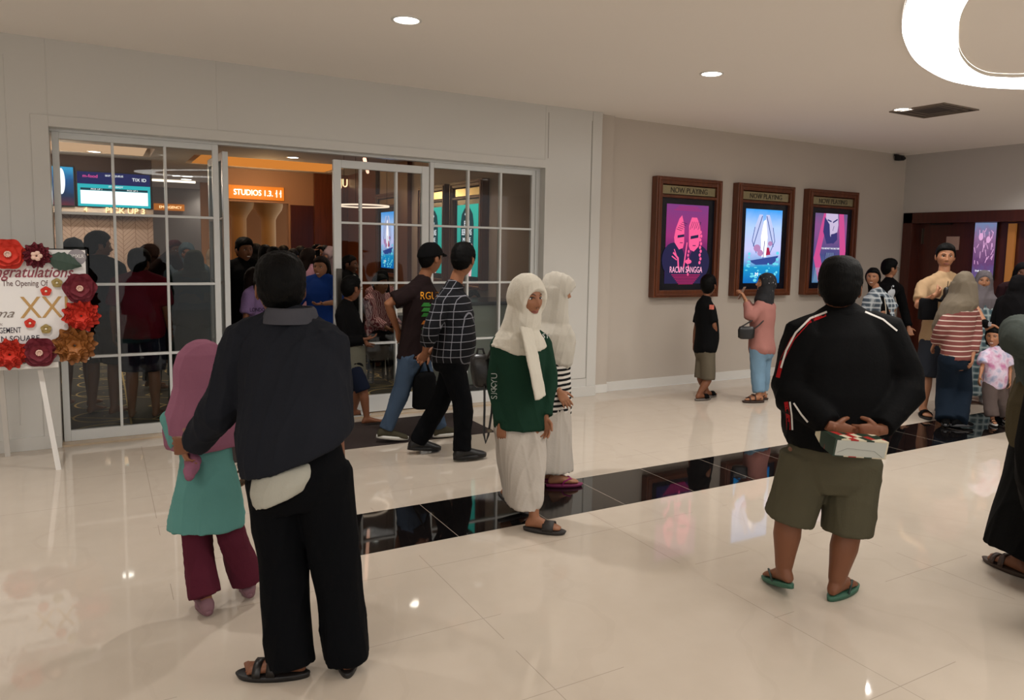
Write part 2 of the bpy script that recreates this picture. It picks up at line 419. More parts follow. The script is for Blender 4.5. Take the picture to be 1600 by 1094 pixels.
out_ = [(3.93,2.741),(4.277,3.008),(4.595,3.214),(5.05,3.457),(5.45,3.617),(5.943,3.742),(6.305,3.743),(6.565,3.676),(6.95,3.44),(7.25,2.9),(7.1,2.1),(6.2,1.2),(5.0,.55),(3.9,.25),(3.1,.5),(2.85,1.2),(3.1,1.9),(3.5,2.36)]
inn_ = [(4.12,2.49),(4.45,2.75),(4.877,3.017),(5.268,3.237),(5.699,3.413),(6.03,3.484),(6.211,3.435),(6.327,3.351),(6.55,3.1),(6.7,2.75),(6.55,2.2),(5.85,1.6),(4.8,1.05),(3.95,.8),(3.45,.95),(3.35,1.35),(3.5,1.8),(3.8,2.2)]
for dx_, dy_ in ((-7.2,-1.9),(-1.6,-5.2)):  # unseen extra rings, added behind the viewer to light the cinema front
    blob(0,0,spline([(p[0]*.8+dx_,p[1]*.8+dy_,0) for p in out_],6),spline([(p[0]*.8+dx_,p[1]*.8+dy_,0) for p in inn_],6),zr,'white curved ring light added behind the viewer to light the cinema front')['group'] = 'ring lights added behind the viewer'
blob(0,0,spline([p+(0,) for p in out_],8),spline([p+(0,) for p in inn_],8),zr,'large white glowing curved ring light on the ceiling above the crowd')
# square air vent
t = empty('air_vent', (7.21,4.66,ZC), 0, 'square grey ceiling air vent beside a downlight', 'air vent')
GV = mat('vent_grey',(120,108,96),rough=.6)
m = MB(); 
for k in range(4):
    a = .29-.065*k; b = a-.018
    for x0,y0,x1,y1 in ((-a,-a,a,-b),(-a,b,a,a),(-a,-b,-b,b),(b,-b,a,b)): m.box((x0,y0,-.012+.004*k),(x1,y1,0))
m.build('louvres', GV, t)
MB().box((-.28,-.28,-.003),(.28,.28,-.001)).build('backing', mat('vent_dark',(58,52,46)), t)
t = empty('sprinkler', (8.05,4.0,ZC), 0, 'small white ceiling sprinkler behind the ring light', 'sprinkler')
m = MB(); m.tube([(0,0,0),(0,0,-.03)],.03,n=14); m.tube([(0,0,-.03),(0,0,-.05)],.01,n=8); m.build('head', WHITE_TRIM, t)
t = empty('security_camera', (9.86,6.84,2.99), 0, 'small black security camera high in the far right corner', 'camera')
m = MB(); m.box((-.05,-.05,-.04),(.05,.04,.03)); m.tube([(0,-.05,-.01),(0,-.075,-.015)],.025,n=14); m.box((-.03,.02,.03),(.03,.07,.05)); m.build('housing', BLACK, t, bevel=.006)

# ================================================================== film poster displays
PLAQUE = mat('aged_brass_plaque', (176,166,132), rough=.22, metal=.8)
PANEL_NAVY = mat('dark_screen_bezel', (8,14,28), rough=.25, spec=.6)
def disp(cx, y, rz, label, art, w=1.0, z0=1.06, z1=2.45, plaque=True, es=1, words='NOW PLAYING', x=None):
    t = empty('poster_display', (cx, y, 0), rz, label, 'film poster display')
    m = MB(); hw = w/2; d = .10; fr = .085
    zs = z1-.205
    for a,b,c,e in ((-hw,-hw+fr,z0,z1),(hw-fr,hw,z0,z1),(-hw+fr,hw-fr,z1-fr,z1),(-hw+fr,hw-fr,z0,z0+fr),(-hw+fr,hw-fr,zs-.03,zs)): m.box((a,-d,c),(b,0,e))
    for a,b,c,e in ((-hw+.02,-hw+.045,z0+.02,z1-.02),(hw-.045,hw-.02,z0+.02,z1-.02),(-hw+.045,hw-.045,z1-.045,z1-.02),(-hw+.045,hw-.045,z0+.02,z0+.045)): m.box((a,-d-.014,c),(b,-d,e))
    m.box((-hw+fr,-.03,z0+fr),(hw-fr,0,z1-fr))
    m.build('frame', WOOD, t, bevel=.006)
    p = MB().box((-hw+fr+.01,-.075,zs+.012),(hw-fr-.01,-.06,z1-fr-.012)).build('plaque', PLAQUE, t)
    if words: text('plaque_lettering', words, (0,-.077,(zs+z1-fr)/2), X3, Z3, mat('plaque_ink',(52,44,30),rough=.5), p, height=.06, width=w*.56)
    MB().box((-hw+fr,-.06,z0+fr),(hw-fr,-.04,zs-.03)).build('bezel', PANEL_NAVY, t)
    s = MB().box((-.318,-.066,1.22),(.318,-.060,2.145)).build('screen', art['bg'], t)
    for k, (nm, mb, mt) in enumerate(art['make'](-.067)):
        mb.build(nm, mt, s)
    for (body, cx_, cz_, w_, h_, mt) in art['text']:
        text('screen_lettering', body, (cx_,-.072,cz_), X3, Z3, mt, s, width=w_, height=h_, depth=.0003)
    return t
def gradient_emit(name, stops, s=1.0, axis=2, lo=1.22, hi=2.145, nz=0, nscale=8):
    g = NT(name); nt = g.nt; nt.nodes.remove(g.b); co = g.xyz()[axis]
    f = g.math('DIVIDE', g.math('SUBTRACT', co, lo), hi-lo)
    if nz: f = g.math('ADD', f, g.math('MULTIPLY', g.math('SUBTRACT', g.noise(nscale, 5), .5), nz))
    r = g.n('ShaderNodeValToRGB'); g.l(f, r.inputs[0]); e = r.color_ramp.elements
    while len(e) < len(stops): e.new(.5)
    for i, (p, c) in enumerate(stops): e[i].position = p; e[i].color = srgb(*c)
    em = g.n('ShaderNodeEmission'); em.inputs[1].default_value = s; g.l(r.outputs[0], em.inputs[0]); g.l(em.outputs[0], nt.nodes['Material Output'].inputs[0])
    return g.m
def flat(pts, y, mb=None):
    mb = mb or MB(); mb.poly([(p[0], y, p[1]) for p in pts]); return mb
def ellp(cx, cz, rx, rz, y, mb=None, n=24, a0=0, a1=2*PI):
    return flat([(cx+rx*math.cos(a0+(a1-a0)*i/n), cz+rz*math.sin(a0+(a1-a0)*i/n)) for i in range(n)], y, mb)
def stroke(pts, y, w, mb=None):
    mb = mb or MB()
    for (a, b) in zip(pts[:-1], pts[1:]):
        a = V((a[0],y,a[1])); b = V((b[0],y,b[1])); t = (b-a).normalized() if (b-a).length > 0 else V((1,0,0)); n = t.cross(V((0,1,0)))*w/2
        mb.poly([a-n-t*w*.3, b-n+t*w*.3, b+n+t*w*.3, a+n-t*w*.3])
    return mb
PINK = emis('poster_hot_pink',(250,96,150),.95); NAVYP = emis('poster_slate',(52,48,84),.7); ROSE = emis('poster_deep_rose',(196,44,104),.8)
def art1(y):
    o = []
    hill = MB(); ellp(-.2,1.5,.17,.2,y,hill); ellp(.2,1.47,.16,.2,y,hill); flat([(-.318,1.22),(.318,1.22),(.318,1.46),(-.318,1.46)],y,hill); o.append(('poster_artwork',hill,NAVYP))
    f = MB()
    flat([(-.12,1.62),(-.19,1.70),(-.2,1.76),(-.18,1.86),(-.13,1.98),(-.09,2.02),(-.05,1.9),(-.045,1.7),(-.06,1.64)],y-.001,f)
    flat([(.03,1.66),(.05,1.62),(.11,1.60),(.18,1.66),(.2,1.78),(.2,1.9),(.14,2.0),(.06,2.0),(.02,1.9)],y-.001,f)
    for k in range(9):
        ellp(.205+.012*(k%2), 1.83-.045*k, .017,.02,y-.002,f); 
        if k < 7: ellp(.03-.008*(k%2),1.6-.045*k,.013,.018,y-.002,f)
    stroke([(-.2,1.58),(-.13,1.52),(-.12,1.42),(-.1,1.36)],y-.001,.022,f); stroke([(-.22,1.54),(-.15,1.5)],y-.001,.014,f); stroke([(-.19,1.62),(-.14,1.52)],y-.001,.012,f)
    ellp(.03,1.48,.05,.026,y-.001,f); stroke([(.0,1.7),(-.02,1.55),(-.04,1.4)],y-.001,.018,f)
    o.append(('poster_artwork',f,PINK))
    d = MB(); flat([(-.15,1.785),(-.05,1.80),(-.05,1.77),(-.15,1.755)],y-.003,d); flat([(.05,1.78),(.17,1.80),(.17,1.765),(.05,1.745)],y-.003,d)
    for k in range(5): stroke([(-.17+.02*k,1.86+.02*k),(-.09+.02*k,1.84+.02*k)],y-.003,.006,d)
    stroke([(.09,1.67),(.13,1.67)],y-.003,.01,d); stroke([(-.11,1.70),(-.07,1.70)],y-.003,.008,d)
    for k in range(6): stroke([(.04+.03*k,1.86+.015*(k%2)),(.07+.03*k if k<5 else .2,1.95)],y-.003,.006,d)
    o.append(('poster_artwork',d,NAVYP))
    l = MB()
    for k in range(7): 
        a = .22-.02*k*.9; stroke([(-a,1.325-.018*k),(a,1.325-.018*k)],y-.002,.0085,l)
    for k in range(3): stroke([(-.15-.03*k,2.12-.02*k),(.15+.03*k,2.12-.02*k)],y-.002,.005,l)
    o.append(('poster_artwork',l,ROSE)); return o
A1 = dict(bg=gradient_emit('poster_magenta_ground',[(0,(48,40,78)),(.35,(96,44,96)),(.6,(170,60,130)),(1,(140,70,140))],.75,nz=.12), make=art1,
          text=[('RACUN SANGGA',0,1.385,.50,.072,emis('poster_title_pink',(255,176,206),1.1))])
def art2(y):
    o = []; rng = random.Random(3)
    w = MB()
    for s in (-1,1):
        flat([(s*.03,2.08),(s*.09,2.08),(s*.17,1.9),(s*.2,1.72),(s*.14,1.62),(s*.05,1.6),(s*.02,1.85)],y,w)
    o.append(('poster_artwork',w,emis('poster_pale_lilac',(196,206,246),.95)))
    c = MB(); flat([(-.02,1.55),(-.05,1.8),(-.01,2.0),(.03,2.02),(.07,1.8),(.06,1.55)],y-.001,c); o.append(('poster_artwork',c,emis('poster_glow_white',(252,244,250),1.25)))
    b = MB()
    for s in (-1,1):
        pts = [(s*(.04+.03*k*.9), 2.06-.075*k) for k in range(6)]; stroke(pts,y-.002,.012,b); stroke([(s*.16,1.92),(s*.2,1.75),(s*.12,1.6)],y-.002,.01,b)
    flat([(-.25,1.50),(.28,1.57),(.2,1.46),(-.12,1.45)],y-.002,b); stroke([(0,1.5),(.02,1.75)],y-.002,.012,b)
    o.append(('poster_artwork',b,emis('poster_dusk_blue',(60,84,160),.8)))
    f = MB(); ellp(-.11,1.66,.06,.045,y-.003,f); ellp(-.05,1.60,.05,.04,y-.003,f); ellp(.12,1.72,.04,.03,y-.003,f); o.append(('poster_artwork',f,emis('poster_mauve',(190,140,190),.9)))
    r = MB(); flat([(.05,1.57),(.06,1.67),(.10,1.67),(.13,1.58)],y-.004,r); o.append(('poster_artwork',r,emis('poster_crimson',(176,44,84),.9)))
    wv = MB()
    for k in range(46):
        x = rng.uniform(-.29,.29); z = rng.uniform(1.24,1.47) if k > 12 else rng.uniform(1.45,1.62); x = x if k > 12 else (-.24 if x < 0 else .26)
        ellp(x,z,rng.uniform(.01,.035),rng.uniform(.006,.02),y-.003,wv,n=9)
    o.append(('poster_artwork',wv,emis('poster_wave_cyan',(110,220,240),.95)))
    return o
A2 = dict(bg=gradient_emit('poster_sea_ground',[(0,(20,96,170)),(.22,(30,140,190)),(.45,(190,190,236)),(.75,(170,196,240)),(1,(60,150,226))],1.15,nz=.1), make=art2,
          text=[('M',-.10,1.33,.05,.05,emis('poster_white',(250,250,255),1.2))])
def art3(y):
    o = []
    r = MB(); flat([(-.318,1.55),(-.16,2.145),(-.06,2.145),(-.2,1.6),(-.06,1.22),(-.2,1.22)],y,r); flat([(.318,1.65),(.24,2.145),(.14,2.145),(.2,1.6),(.02,1.22),(.16,1.22),(.3,1.5)],y,r)
    o.append(('poster_artwork',r,emis('poster_rose_pink',(214,84,150),.85)))
    f = MB(); flat([(-.12,2.145),(.12,2.145),(.14,2.0),(.11,1.82),(.04,1.75),(-.06,1.78),(-.12,1.95)],y-.001,f); o.append(('poster_artwork',f,emis('poster_face_pale',(206,190,222),.9)))
    d = MB(); flat([(-.14,2.1),(-.04,2.0),(-.02,1.86),(.04,1.75),(-.08,1.74),(-.16,1.9)],y-.002,d); stroke([(-.08,2.06),(-.01,2.04)],y-.003,.018,d); stroke([(.03,2.03),(.11,2.07)],y-.003,.02,d)
    flat([(.0,1.87),(.06,1.88),(.12,1.9),(.13,1.8),(.05,1.74),(-.01,1.78)],y-.002,d); stroke([(.03,1.92),(.05,1.98)],y-.003,.008,d)
    flat([(-.09,1.62),(.09,1.62),(.13,1.3),(.05,1.22),(-.06,1.22),(-.12,1.3)],y-.001,d); o.append(('poster_artwork',d,emis('poster_indigo',(70,66,128),.7)))
    h = MB()
    for k in range(8): stroke([(-.07+.02*k,1.62),(-.09+.025*k,1.5),(-.05+.014*k,1.36)],y-.003,.006,h)
    for k in range(7): stroke([(-.29+.03*k,1.24),(-.27+.02*k,1.42)],y-.003,.008,h); stroke([(.16+.02*k,1.26),(.14+.02*k,1.4)],y-.003,.006,h)
    o.append(('poster_artwork',h,emis('poster_grey_blue',(150,176,206),.85))); return o
A3 = dict(bg=gradient_emit('poster_twilight_ground',[(0,(90,130,170)),(.4,(80,84,140)),(.8,(150,90,150)),(1,(110,96,140))],.8,nz=.2), make=art3,
          text=[('YOU ARE NOT THE ONLY ONE',0,1.68,.36,.022,emis('poster_white',(250,250,255),1.2))])
disp(5.985, YP, 0, 'framed film poster display with a magenta poster of two heads above the boy in black', A1)
disp(7.245, YP, 0, 'framed film poster display with a bright blue poster of a boat, middle of the wall', A2)
disp(8.51, YP, 0, 'framed film poster display with a pink and violet poster of a bearded face', A3)
# green food advertisements inside
def artg(y):
    o = []; rng = random.Random(5)
    d = MB(); flat([(-.2,1.9),(-.17,2.02),(-.08,2.1),(.08,2.1),(.17,2.02),(.2,1.9),(.2,1.6),(-.2,1.6)],y,d); o.append(('poster_artwork',d,emis('poster_dark_teal',(20,64,70),.8)))
    p = MB(); flat([(-.1,1.22),(.14,1.22),(.18,1.5),(-.02,1.56)],y-.001,p)
    for k in range(12): ellp(rng.uniform(-.1,.2),rng.uniform(1.48,1.62),.035,.03,y-.002,p,n=9)
    o.append(('poster_artwork',p,emis('poster_popcorn_pink',(248,190,196),1.0)))
    f = MB(); ellp(0,2.02,.07,.025,y-.003,f)
    o.append(('poster_artwork',f,emis('poster_white',(250,250,255),1.2))); return o
AG = dict(bg=gradient_emit('poster_mint_ground',[(0,(30,150,140)),(1,(60,190,170))],1.0,nz=.15), make=artg,
          text=[('BELI',.0,1.90,.16,.07,MATS.get('poster_white') or emis('poster_white',(250,250,255),1.2)),('BERLIANS',.0,1.79,.30,.08,emis('poster_white',(250,250,255),1.2)),('MORE',.0,1.69,.24,.06,emis('poster_white',(250,250,255),1.2))])
disp(0, 0, 0, 'wood framed green popcorn advertisement screen inside the lobby, nearest the glass', AG, words=None).matrix_world = Matrix.Translation((4.2,9.0,0)) @ Matrix.Rotation(-PI/2,4,'Z')
disp(0, 0, 0, 'wood framed green advertisement screen inside the lobby, half hidden by the door frame', AG, words=None).matrix_world = Matrix.Translation((4.2,10.18,0)) @ Matrix.Rotation(-PI/2,4,'Z')
disp(0, 0, 0, 'wood framed blue film poster screen deep inside the lobby seen through the closed door', A2, words=None).matrix_world = Matrix.Translation((4.2,12.15,0)) @ Matrix.Rotation(-PI/2,4,'Z')
# backlit poster in the right corridor
t = empty('poster_lightbox', (XR+.13,5.755,0), -PI/2, 'narrow glowing violet poster panel on the dark timber wall at far right', 'poster')
MB().box((-.15,-.02,1.30),(.15,.01,2.075)).build('casing', BLACK, t)
s = MB().box((-.142,-.026,1.31),(.142,-.02,2.065)).build('screen', gradient_emit('poster_violet_ground',[(0,(100,96,150)),(.3,(112,72,120)),(.7,(150,110,150)),(1,(120,140,180))],.8,lo=1.3,hi=2.07,nz=.5,nscale=14), t)
rng = random.Random(2); a = MB()
for k in range(26): x = rng.uniform(-.12,.12); z = rng.uniform(1.5,1.95); stroke([(x,z),(x+rng.uniform(-.03,.03),z+rng.uniform(.03,.09))],-.028,.008,a)
ellp(-.05,1.88,.03,.05,-.028,a); ellp(.05,1.84,.028,.045,-.028,a); a.build('poster_artwork', emis('poster_soft_pink',(226,170,214),.9), s)
text('screen_lettering','THE RETURN',(0,-.03,1.42),X3,Z3,emis('poster_white',(250,250,255),1.2),s,width=.2)
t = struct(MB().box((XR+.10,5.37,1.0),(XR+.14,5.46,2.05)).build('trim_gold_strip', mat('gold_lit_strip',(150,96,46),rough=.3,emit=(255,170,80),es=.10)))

# ================================================================== lobby fittings
def screen_tv(x0, x1, z0, z1, y, label):
    t = empty('menu_screen', ((x0+x1)/2, y, 0), 0, label, 'screen'); w = (x1-x0)/2
    MB().box((-w,0,z0),(w,.05,z1)).build('casing', BLACK, t, bevel=.004); return t, w
t, w_ = screen_tv(-.26,.775,2.10,2.66,14.0,'wide cyan and navy ticket menu screen above the pick up counter')
s = MB().box((-w_+.012,-.006,2.112),(w_-.012,0,2.648)).build('screen', emis('menu_navy',(24,28,92),.9), t)
m = MB(); m.box((-w_+.012,-.008,2.112),(w_-.012,-.006,2.46)); m.build('menu_block', emis('menu_cyan',(40,190,200),1.0), s)
m = MB(); m.box((-w_+.05,-.010,2.15),(-.005,-.008,2.36)); m.box((.005,-.010,2.15),(w_-.05,-.008,2.36)); m.build('menu_block', emis('menu_white',(240,250,255),1.6), s)
m = MB(); m.box((-w_+.05,-.010,2.365),(w_-.05,-.008,2.40)); m.build('menu_block', emis('menu_dark',(14,70,84),.8), s)
WT = emis('menu_text_white',(255,255,255),1.4)
text('screen_lettering','m-food',(-.33,-.012,2.585),X3,Z3,emis('menu_pink',(255,90,170),1.2),s,width=.2)
text('screen_lettering','SKIP A QUEUE',(0,-.012,2.60),X3,Z3,WT,s,width=.25)
text('screen_lettering','TIX ID',(.35,-.012,2.56),X3,Z3,WT,s,width=.2)
text('screen_lettering',"IT'S READY",(.02,-.012,2.43),X3,Z3,WT,s,width=.2); text('screen_lettering','PICK UP 1',(-.25,-.012,2.383),X3,Z3,WT,s,width=.15); text('screen_lettering','PICK UP 2',(.25,-.012,2.383),X3,Z3,WT,s,width=.15)
t, w_ = screen_tv(-1.35,-.285,2.10,2.72,13.98,'dark blue food menu screen cut off by the left window frame')
s = MB().box((-w_+.012,-.006,2.112),(w_-.012,0,2.70)).build('screen', gradient_emit('menu_picture',[(0,(110,40,50)),(.25,(30,50,80)),(.7,(30,90,150)),(1,(60,170,220))],1.0,lo=2.1,hi=2.7,nz=.3,nscale=9), t)
m = MB(); ellp(.36,2.48,.05,.2,-.008,m); m.build('menu_block', emis('menu_white',(240,250,255),1.6), s)
LT = emis('warm_letter_glow',(255,214,160),2.2)
for body, x, wd in (('4',-.15,.05),('PICK UP 3',.40,.55)):
    t = text('counter_letters', body, (x,14.0,2.06), X3, Z3, LT, None, width=wd, depth=.01); tag(t, 'glowing letters reading %s on the ledge under the menu screens' % body, 'sign')
t = empty('studio_sign', (2.46,14.48,2.485), 0, 'amber glowing sign reading STUDIOS 1.3. over the lobby corridor', 'sign')
MB().box((-.44,-.04,-.12),(.50,0,.12)).build('sign_panel', mat('amber_sign_panel',(190,110,30),rough=.5,emit=(214,120,24),es=.55), t)
text('sign_lettering','STUDIOS 1.3.',(-.03,-.05,.0),X3,Z3,emis('sign_white_glow',(255,250,240),2.5),t,width=.66,height=.10,bold=0,depth=.006)
m = MB()
for x in (.37,.44):
    m.tube([(x,-.05,-.06),(x,-.05,.06)],.006,n=6); m.tube([(x-.018,-.05,0),(x,-.05,.035),(x+.018,-.05,0),(x,-.05,-.035),(x-.018,-.05,0)],.005,n=6)
m.build('sign_symbol', emis('sign_white_glow',(255,250,240),2.5), t)
t = empty('emergency_sign', (1.55,20.98,2.42), 0, 'small amber glowing emergency sign deep in the lobby', 'sign')
MB().box((-.34,-.03,-.08),(.34,0,.08)).build('sign_panel', MATS['amber_sign_panel'], t)
text('sign_lettering','EMERGENCY',(.03,-.035,0),X3,Z3,LT,t,width=.5)
for k, (u, v) in enumerate(((291,280),(319,295),(302,322))):
    p = at(u, v, z=ZI) if k < 2 else V((1.6,17,ZI)); downlight(p.x, p.y, 'small round downlight in the lobby ceiling seen through the left window', z=ZI-.001, r=.11, power=25, group='downlights in the lobby seen through the left window')
t = empty('linear_lamp', (1.45,18.2,ZI-.03), 0, 'long white linear lamp in the lobby ceiling seen through the left window', 'ceiling light'); MB().box((-.42,-.03,-.02),(.42,.03,.02)).build('diffuser', emis('linear_glow',(255,236,214),2.5), t)
t = empty('linear_lamp', (3.2,9.6,2.62), 0, 'pinkish linear lamp hanging in the lobby behind the closed door', 'ceiling light')
m = MB(); m.tube([(-.42,-.6,0),(.12,1.0,0)],.022,n=8); m.build('diffuser', emis('linear_pink_glow',(255,190,160),2.0), t)
m = MB(); m.tube([(-.42,-.6,0),(-.42,-.6,.28)],.004,n=6); m.tube([(.12,1.0,0),(.12,1.0,.28)],.004,n=6); m.build('cord', BLACK, t)
# pendant ring
t = empty('pendant_ring_lamp', at(567,322,y=10.3), 0, 'thin white ring pendant lamp hanging in the lobby', 'pendant lamp')
m = MB(); n = 40; ci = [V((.34*math.cos(2*PI*i/n), .42*math.sin(2*PI*i/n), 0)) for i in range(n)]
rings = []
for i, p in enumerate(ci):
    r_ = p.normalized(); rings.append([p + r_*(.014*math.cos(q)) + Z3*(.014*math.sin(q)) for q in (PI/4,3*PI/4,5*PI/4,7*PI/4)])
m.loft(rings, closed=True).build('ring', emis('pendant_glow',(255,226,200),1.3), t)
m = MB(); [m.tube([ci[k], V((ci[k].x,ci[k].y,ZI-t.location.z))],.003,n=5) for k in (0,13,26)]; m.build('cord', BLACK, t)
# lobby: columns, dark door, counters, wall panelling
for x, y in ((2.35,15.6),(2.95,15.9)):
    t = empty('lobby_column', (x,y,0), 0, 'amber lit column with a flared top in the lobby corridor' , 'column', 'columns in the lobby corridor')
    m = MB(); n = 20
    R = lambda rr, zz: [(rr*math.cos(2*PI*i/n), rr*math.sin(2*PI*i/n), zz) for i in range(n)]
    m.loft([R(.14,0),R(.14,2.05),R(.17,2.12),R(.26,2.25),R(.28,2.32),R(.28,ZI)]); m.build('shaft', mat('column_plaster',(196,150,92),rough=.6), t, smooth=True)
struct(MB().box((3.08,14.46,0),(3.5,14.5,2.3)).build('trim_door_surround', WOOD_DARK))
m = MB(); m.box((4.13,11.2,0),(4.2,11.75,ZI)); m.box((4.13,12.75,0),(4.2,14.5,ZI)); m.box((3.5,14.40,0),(4.2,14.48,ZI)); struct(m.build('trim_wood_panelling', WOOD))
t = text('studio_letters', 'JUNIOR', at(553,289,y=14.38), X3, Z3, LT, None, width=.55, height=.2, depth=.01); tag(t, 'dim golden letters on the wooden lobby wall behind the closed door', 'sign')
t = text('corridor_letters', 'GATE', (3.0,18.49,2.45), X3, Z3, LT, None, width=.4, height=.12, depth=.012); tag(t, 'small warm glowing letters at the end of the lobby corridor', 'sign')
def counter(x0,x1,y0,y1,h,label,c=(150,156,146)):
    t = empty('service_counter', ((x0+x1)/2,(y0+y1)/2,0), 0, label, 'counter'); a=(x1-x0)/2; b=(y1-y0)/2
    MB().box((-a,-b,.08),(a,b,h-.04)).build('body', mat('counter_front_%d'%c[0], c, rough=.5), t, bevel=.005)
    MB().box((-a-.03,-b-.03,h-.04),(a+.03,b+.03,h)).build('countertop', mat('dark_countertop',(40,38,36),rough=.2), t, bevel=.004)
    MB().box((-a+.03,-b+.03,0),(a-.03,b-.03,.08)).build('plinth', BLACK, t); return t
counter(3.25,4.1,7.50,8.15,1.0,'grey green service counter with a dark top just inside the right window')
counter(-2.2,.75,12.4,13.0,1.05,'long pale lobby counter below the herringbone wall',(206,190,172))
t = empty('lounge_table', (3.42,9.15,0), 0, 'white topped lobby table behind the closed door', 'table')
MB().box((-.45,-.3,.74),(.45,.3,.78)).build('tabletop', WHITE_TRIM, t, bevel=.004)
for sx in (-.4,.4):
    for sy in (-.25,.25): MB().tube([(sx,sy,.01),(sx,sy,.74)],.018).build('leg', WHITE_TRIM, t)
t = empty('lounge_bench', (3.5,10.15,0), 0, 'dark upholstered lobby bench behind the white table', 'bench')
MB().box((-.55,-.25,.2),(.55,.25,.43)).build('seat', mat('dark_upholstery',(52,40,36),rough=.7), t, bevel=.03)
MB().box((-.55,.17,.43),(.55,.27,.85)).build('backrest', MATS['dark_upholstery'], t, bevel=.03); MB().box((-.5,-.2,0.004),(.5,.2,.2)).build('plinth', BLACK, t)
# doormat
m = MB(); m.box((.55,5.74,0.0),(2.93,6.60,.004)); t = m.build('doormat', mat('dark_brown_ribbed_mat',(40,26,22),rough=.95,bump=.6,bscale=150), bevel=.003); tag(t,'dark brown rectangular doormat on the marble in front of the glass doors','doormat')
# lobby lights (its cove, and downlights added to brighten the interior)
for x0,x1,y0,y1,c,p in ((-1.5,.65,12.4,13.5,(1,.78,.58),26),(1.4,3.6,12.7,14.1,(1,.62,.28),30)):
    t = empty('cove_lamp', ((x0+x1)/2,(y0+y1)/2,ZI+.012), 0, 'recessed ceiling cove glowing %s in the lobby' % ('peach' if x0<0 else 'orange'), 'ceiling light')
    a=(x1-x0)/2; b=(y1-y0)/2
    MB().box((-a,-b,-.01),(a,b,0)).build('diffuser', emis('cove_glow_%d'%p, (232,188,150) if x0<0 else (222,136,58), .78), t)
    light('cove_light','POINT',(0,0,-.35),p,c,t,size=.15)
for x,y,p,c in ((1.0,8.9,60,(1,.84,.68)),(3.3,8.6,60,(1,.84,.70)),(-.9,9.3,60,(1,.84,.7)),(3.1,16.6,40,(1,.62,.28)),(0,13.3,90,(1,.92,.86)),(-1.6,13.3,80,(1,.92,.86)),(.2,11.2,70,(1,.92,.86)),(2.6,12.0,60,(1,.80,.62)),(3.5,10.9,50,(1,.82,.66)),(1.4,17.0,60,(1,.88,.8))):
    downlight(x,y,'round downlight added in the lobby ceiling to brighten the interior', z=ZI-.001, power=p, color=c, group='downlights added over the lobby carpet')
# ================================================================== people: body, hair, clothes
def lerp(a, b, t): return a + (b-a)*t
def sstep(x, a, b):
    t = np.clip((x-a)/(b-a), 0, 1); return t*t*(3-2*t)
def ik(a, c, l1, l2, pole):
    d = c-a; L = d.length
    if L > (l1+l2)*.999: k = L/(l1+l2)*1.001; l1 *= k; l2 *= k
    x = (l1*l1-l2*l2+L*L)/(2*L); hgt = math.sqrt(max(l1*l1-x*x, 0)); n = d.normalized()
    p = V(pole); p = (p - n*p.dot(n)).normalized()
    return a + n*x + p*hgt
def ring_at(c, lat, fwd, w, d, n=28, e=2.3):
    out = []
    for i in range(n):
        t = 2*PI*i/n; cx, sy = math.cos(t), math.sin(t)
        out.append(c + lat*(w*math.copysign(abs(cx)**(2/e), cx)) + fwd*(d*math.copysign(abs(sy)**(2/e), sy)))
    return out
def soften(me, amp, k, seed, zs=1.0):
    """cloth folds: push vertices along their normals by a warped sine field"""
    n = len(me.vertices); co = np.empty(n*3); me.vertices.foreach_get('co', co); co = co.reshape(-1, 3)
    no = np.empty(n*3); me.vertex_normals.foreach_get('vector', no); no = no.reshape(-1, 3)
    rg = np.random.RandomState(seed); f = np.zeros(n); q = co*np.array([1,1,zs])
    for i in range(5):
        a = rg.normal(size=3); a /= np.linalg.norm(a); b = rg.normal(size=3)*k*.4; kk = k*(.7+.5*i)
        f += np.sin(q@a*kk + 1.8*np.sin(q@b + rg.rand()*6) + rg.rand()*6)/(1+.55*i)
    f = np.tanh(f*.8)
    rd = np.zeros(n)
    for i in range(4):
        a = rg.normal(size=3)*np.array([1,1,.75 if zs > .3 else .25]); a /= np.linalg.norm(a); b = rg.normal(size=3); b /= np.linalg.norm(b); kk = k*(1.1+.45*i)
        ph = q@a*kk + 2.4*np.sin(q@b*k*.35 + rg.rand()*6) + rg.rand()*6; gate = np.clip(.5+.9*np.sin(q@rg.normal(size=3)*k*.22 + rg.rand()*6), 0, 1)
        rd += (1-np.abs(np.sin(ph)))**2.5*gate
    f = f*.75 + np.clip(rd, 0, 1.6)*.95 - .3; co += no*(amp*f)[:, None]
    me.vertices.foreach_set('co', co.reshape(-1)); me.update()
def head_grid(n, m):
    th = np.linspace(0, 2*PI, n, endpoint=False); ph = (np.arange(1, m)/m)*PI
    T, Pp = np.meshgrid(th, ph); dz = -np.cos(Pp); rr = np.clip(1-dz**2, 0, 1)**.40
    dx = rr*np.cos(T); dy = rr*np.sin(T); z = .115*dz; low = np.clip(-dz, 0, 1)
    W = .077*(1-.42*low**1.6); x = dx*W
    front = .093*(1-.10*low**2); back = .102*(1-.42*low**1.5); y = np.where(dy > 0, dy*front, dy*back)
    y = np.where(dy > 0, y*(1-.05*np.clip(dz,0,1)**2), y)
    z = np.where(dz < 0, z*(1+.0*low), z)
    return x, y, z, dx, dy, dz
def grid_faces(n, m):   # m-1 rings of n
    F = []
    for i in range(m-2):
        for j in range(n):
            k = (j+1) % n; F.append((i*n+j, i*n+k, (i+1)*n+k, (i+1)*n+j))
    F.append(tuple(range(n))[::-1]); F.append(tuple(range((m-2)*n, (m-1)*n))); return F
def hair_line(y):
    return np.interp(y, [-.12,-.07,-.045,-.034,-.028,.0,.008,.012,.022,.030,.045,.07,.1], [-.076,-.074,-.056,-.03,.026,.028,.0,-.012,-.004,.03,.052,.062,.066])
SKIN = lambda c, k: mat('skin_'+k, c, rough=.5, spec=.35, var=.05, vscale=9)
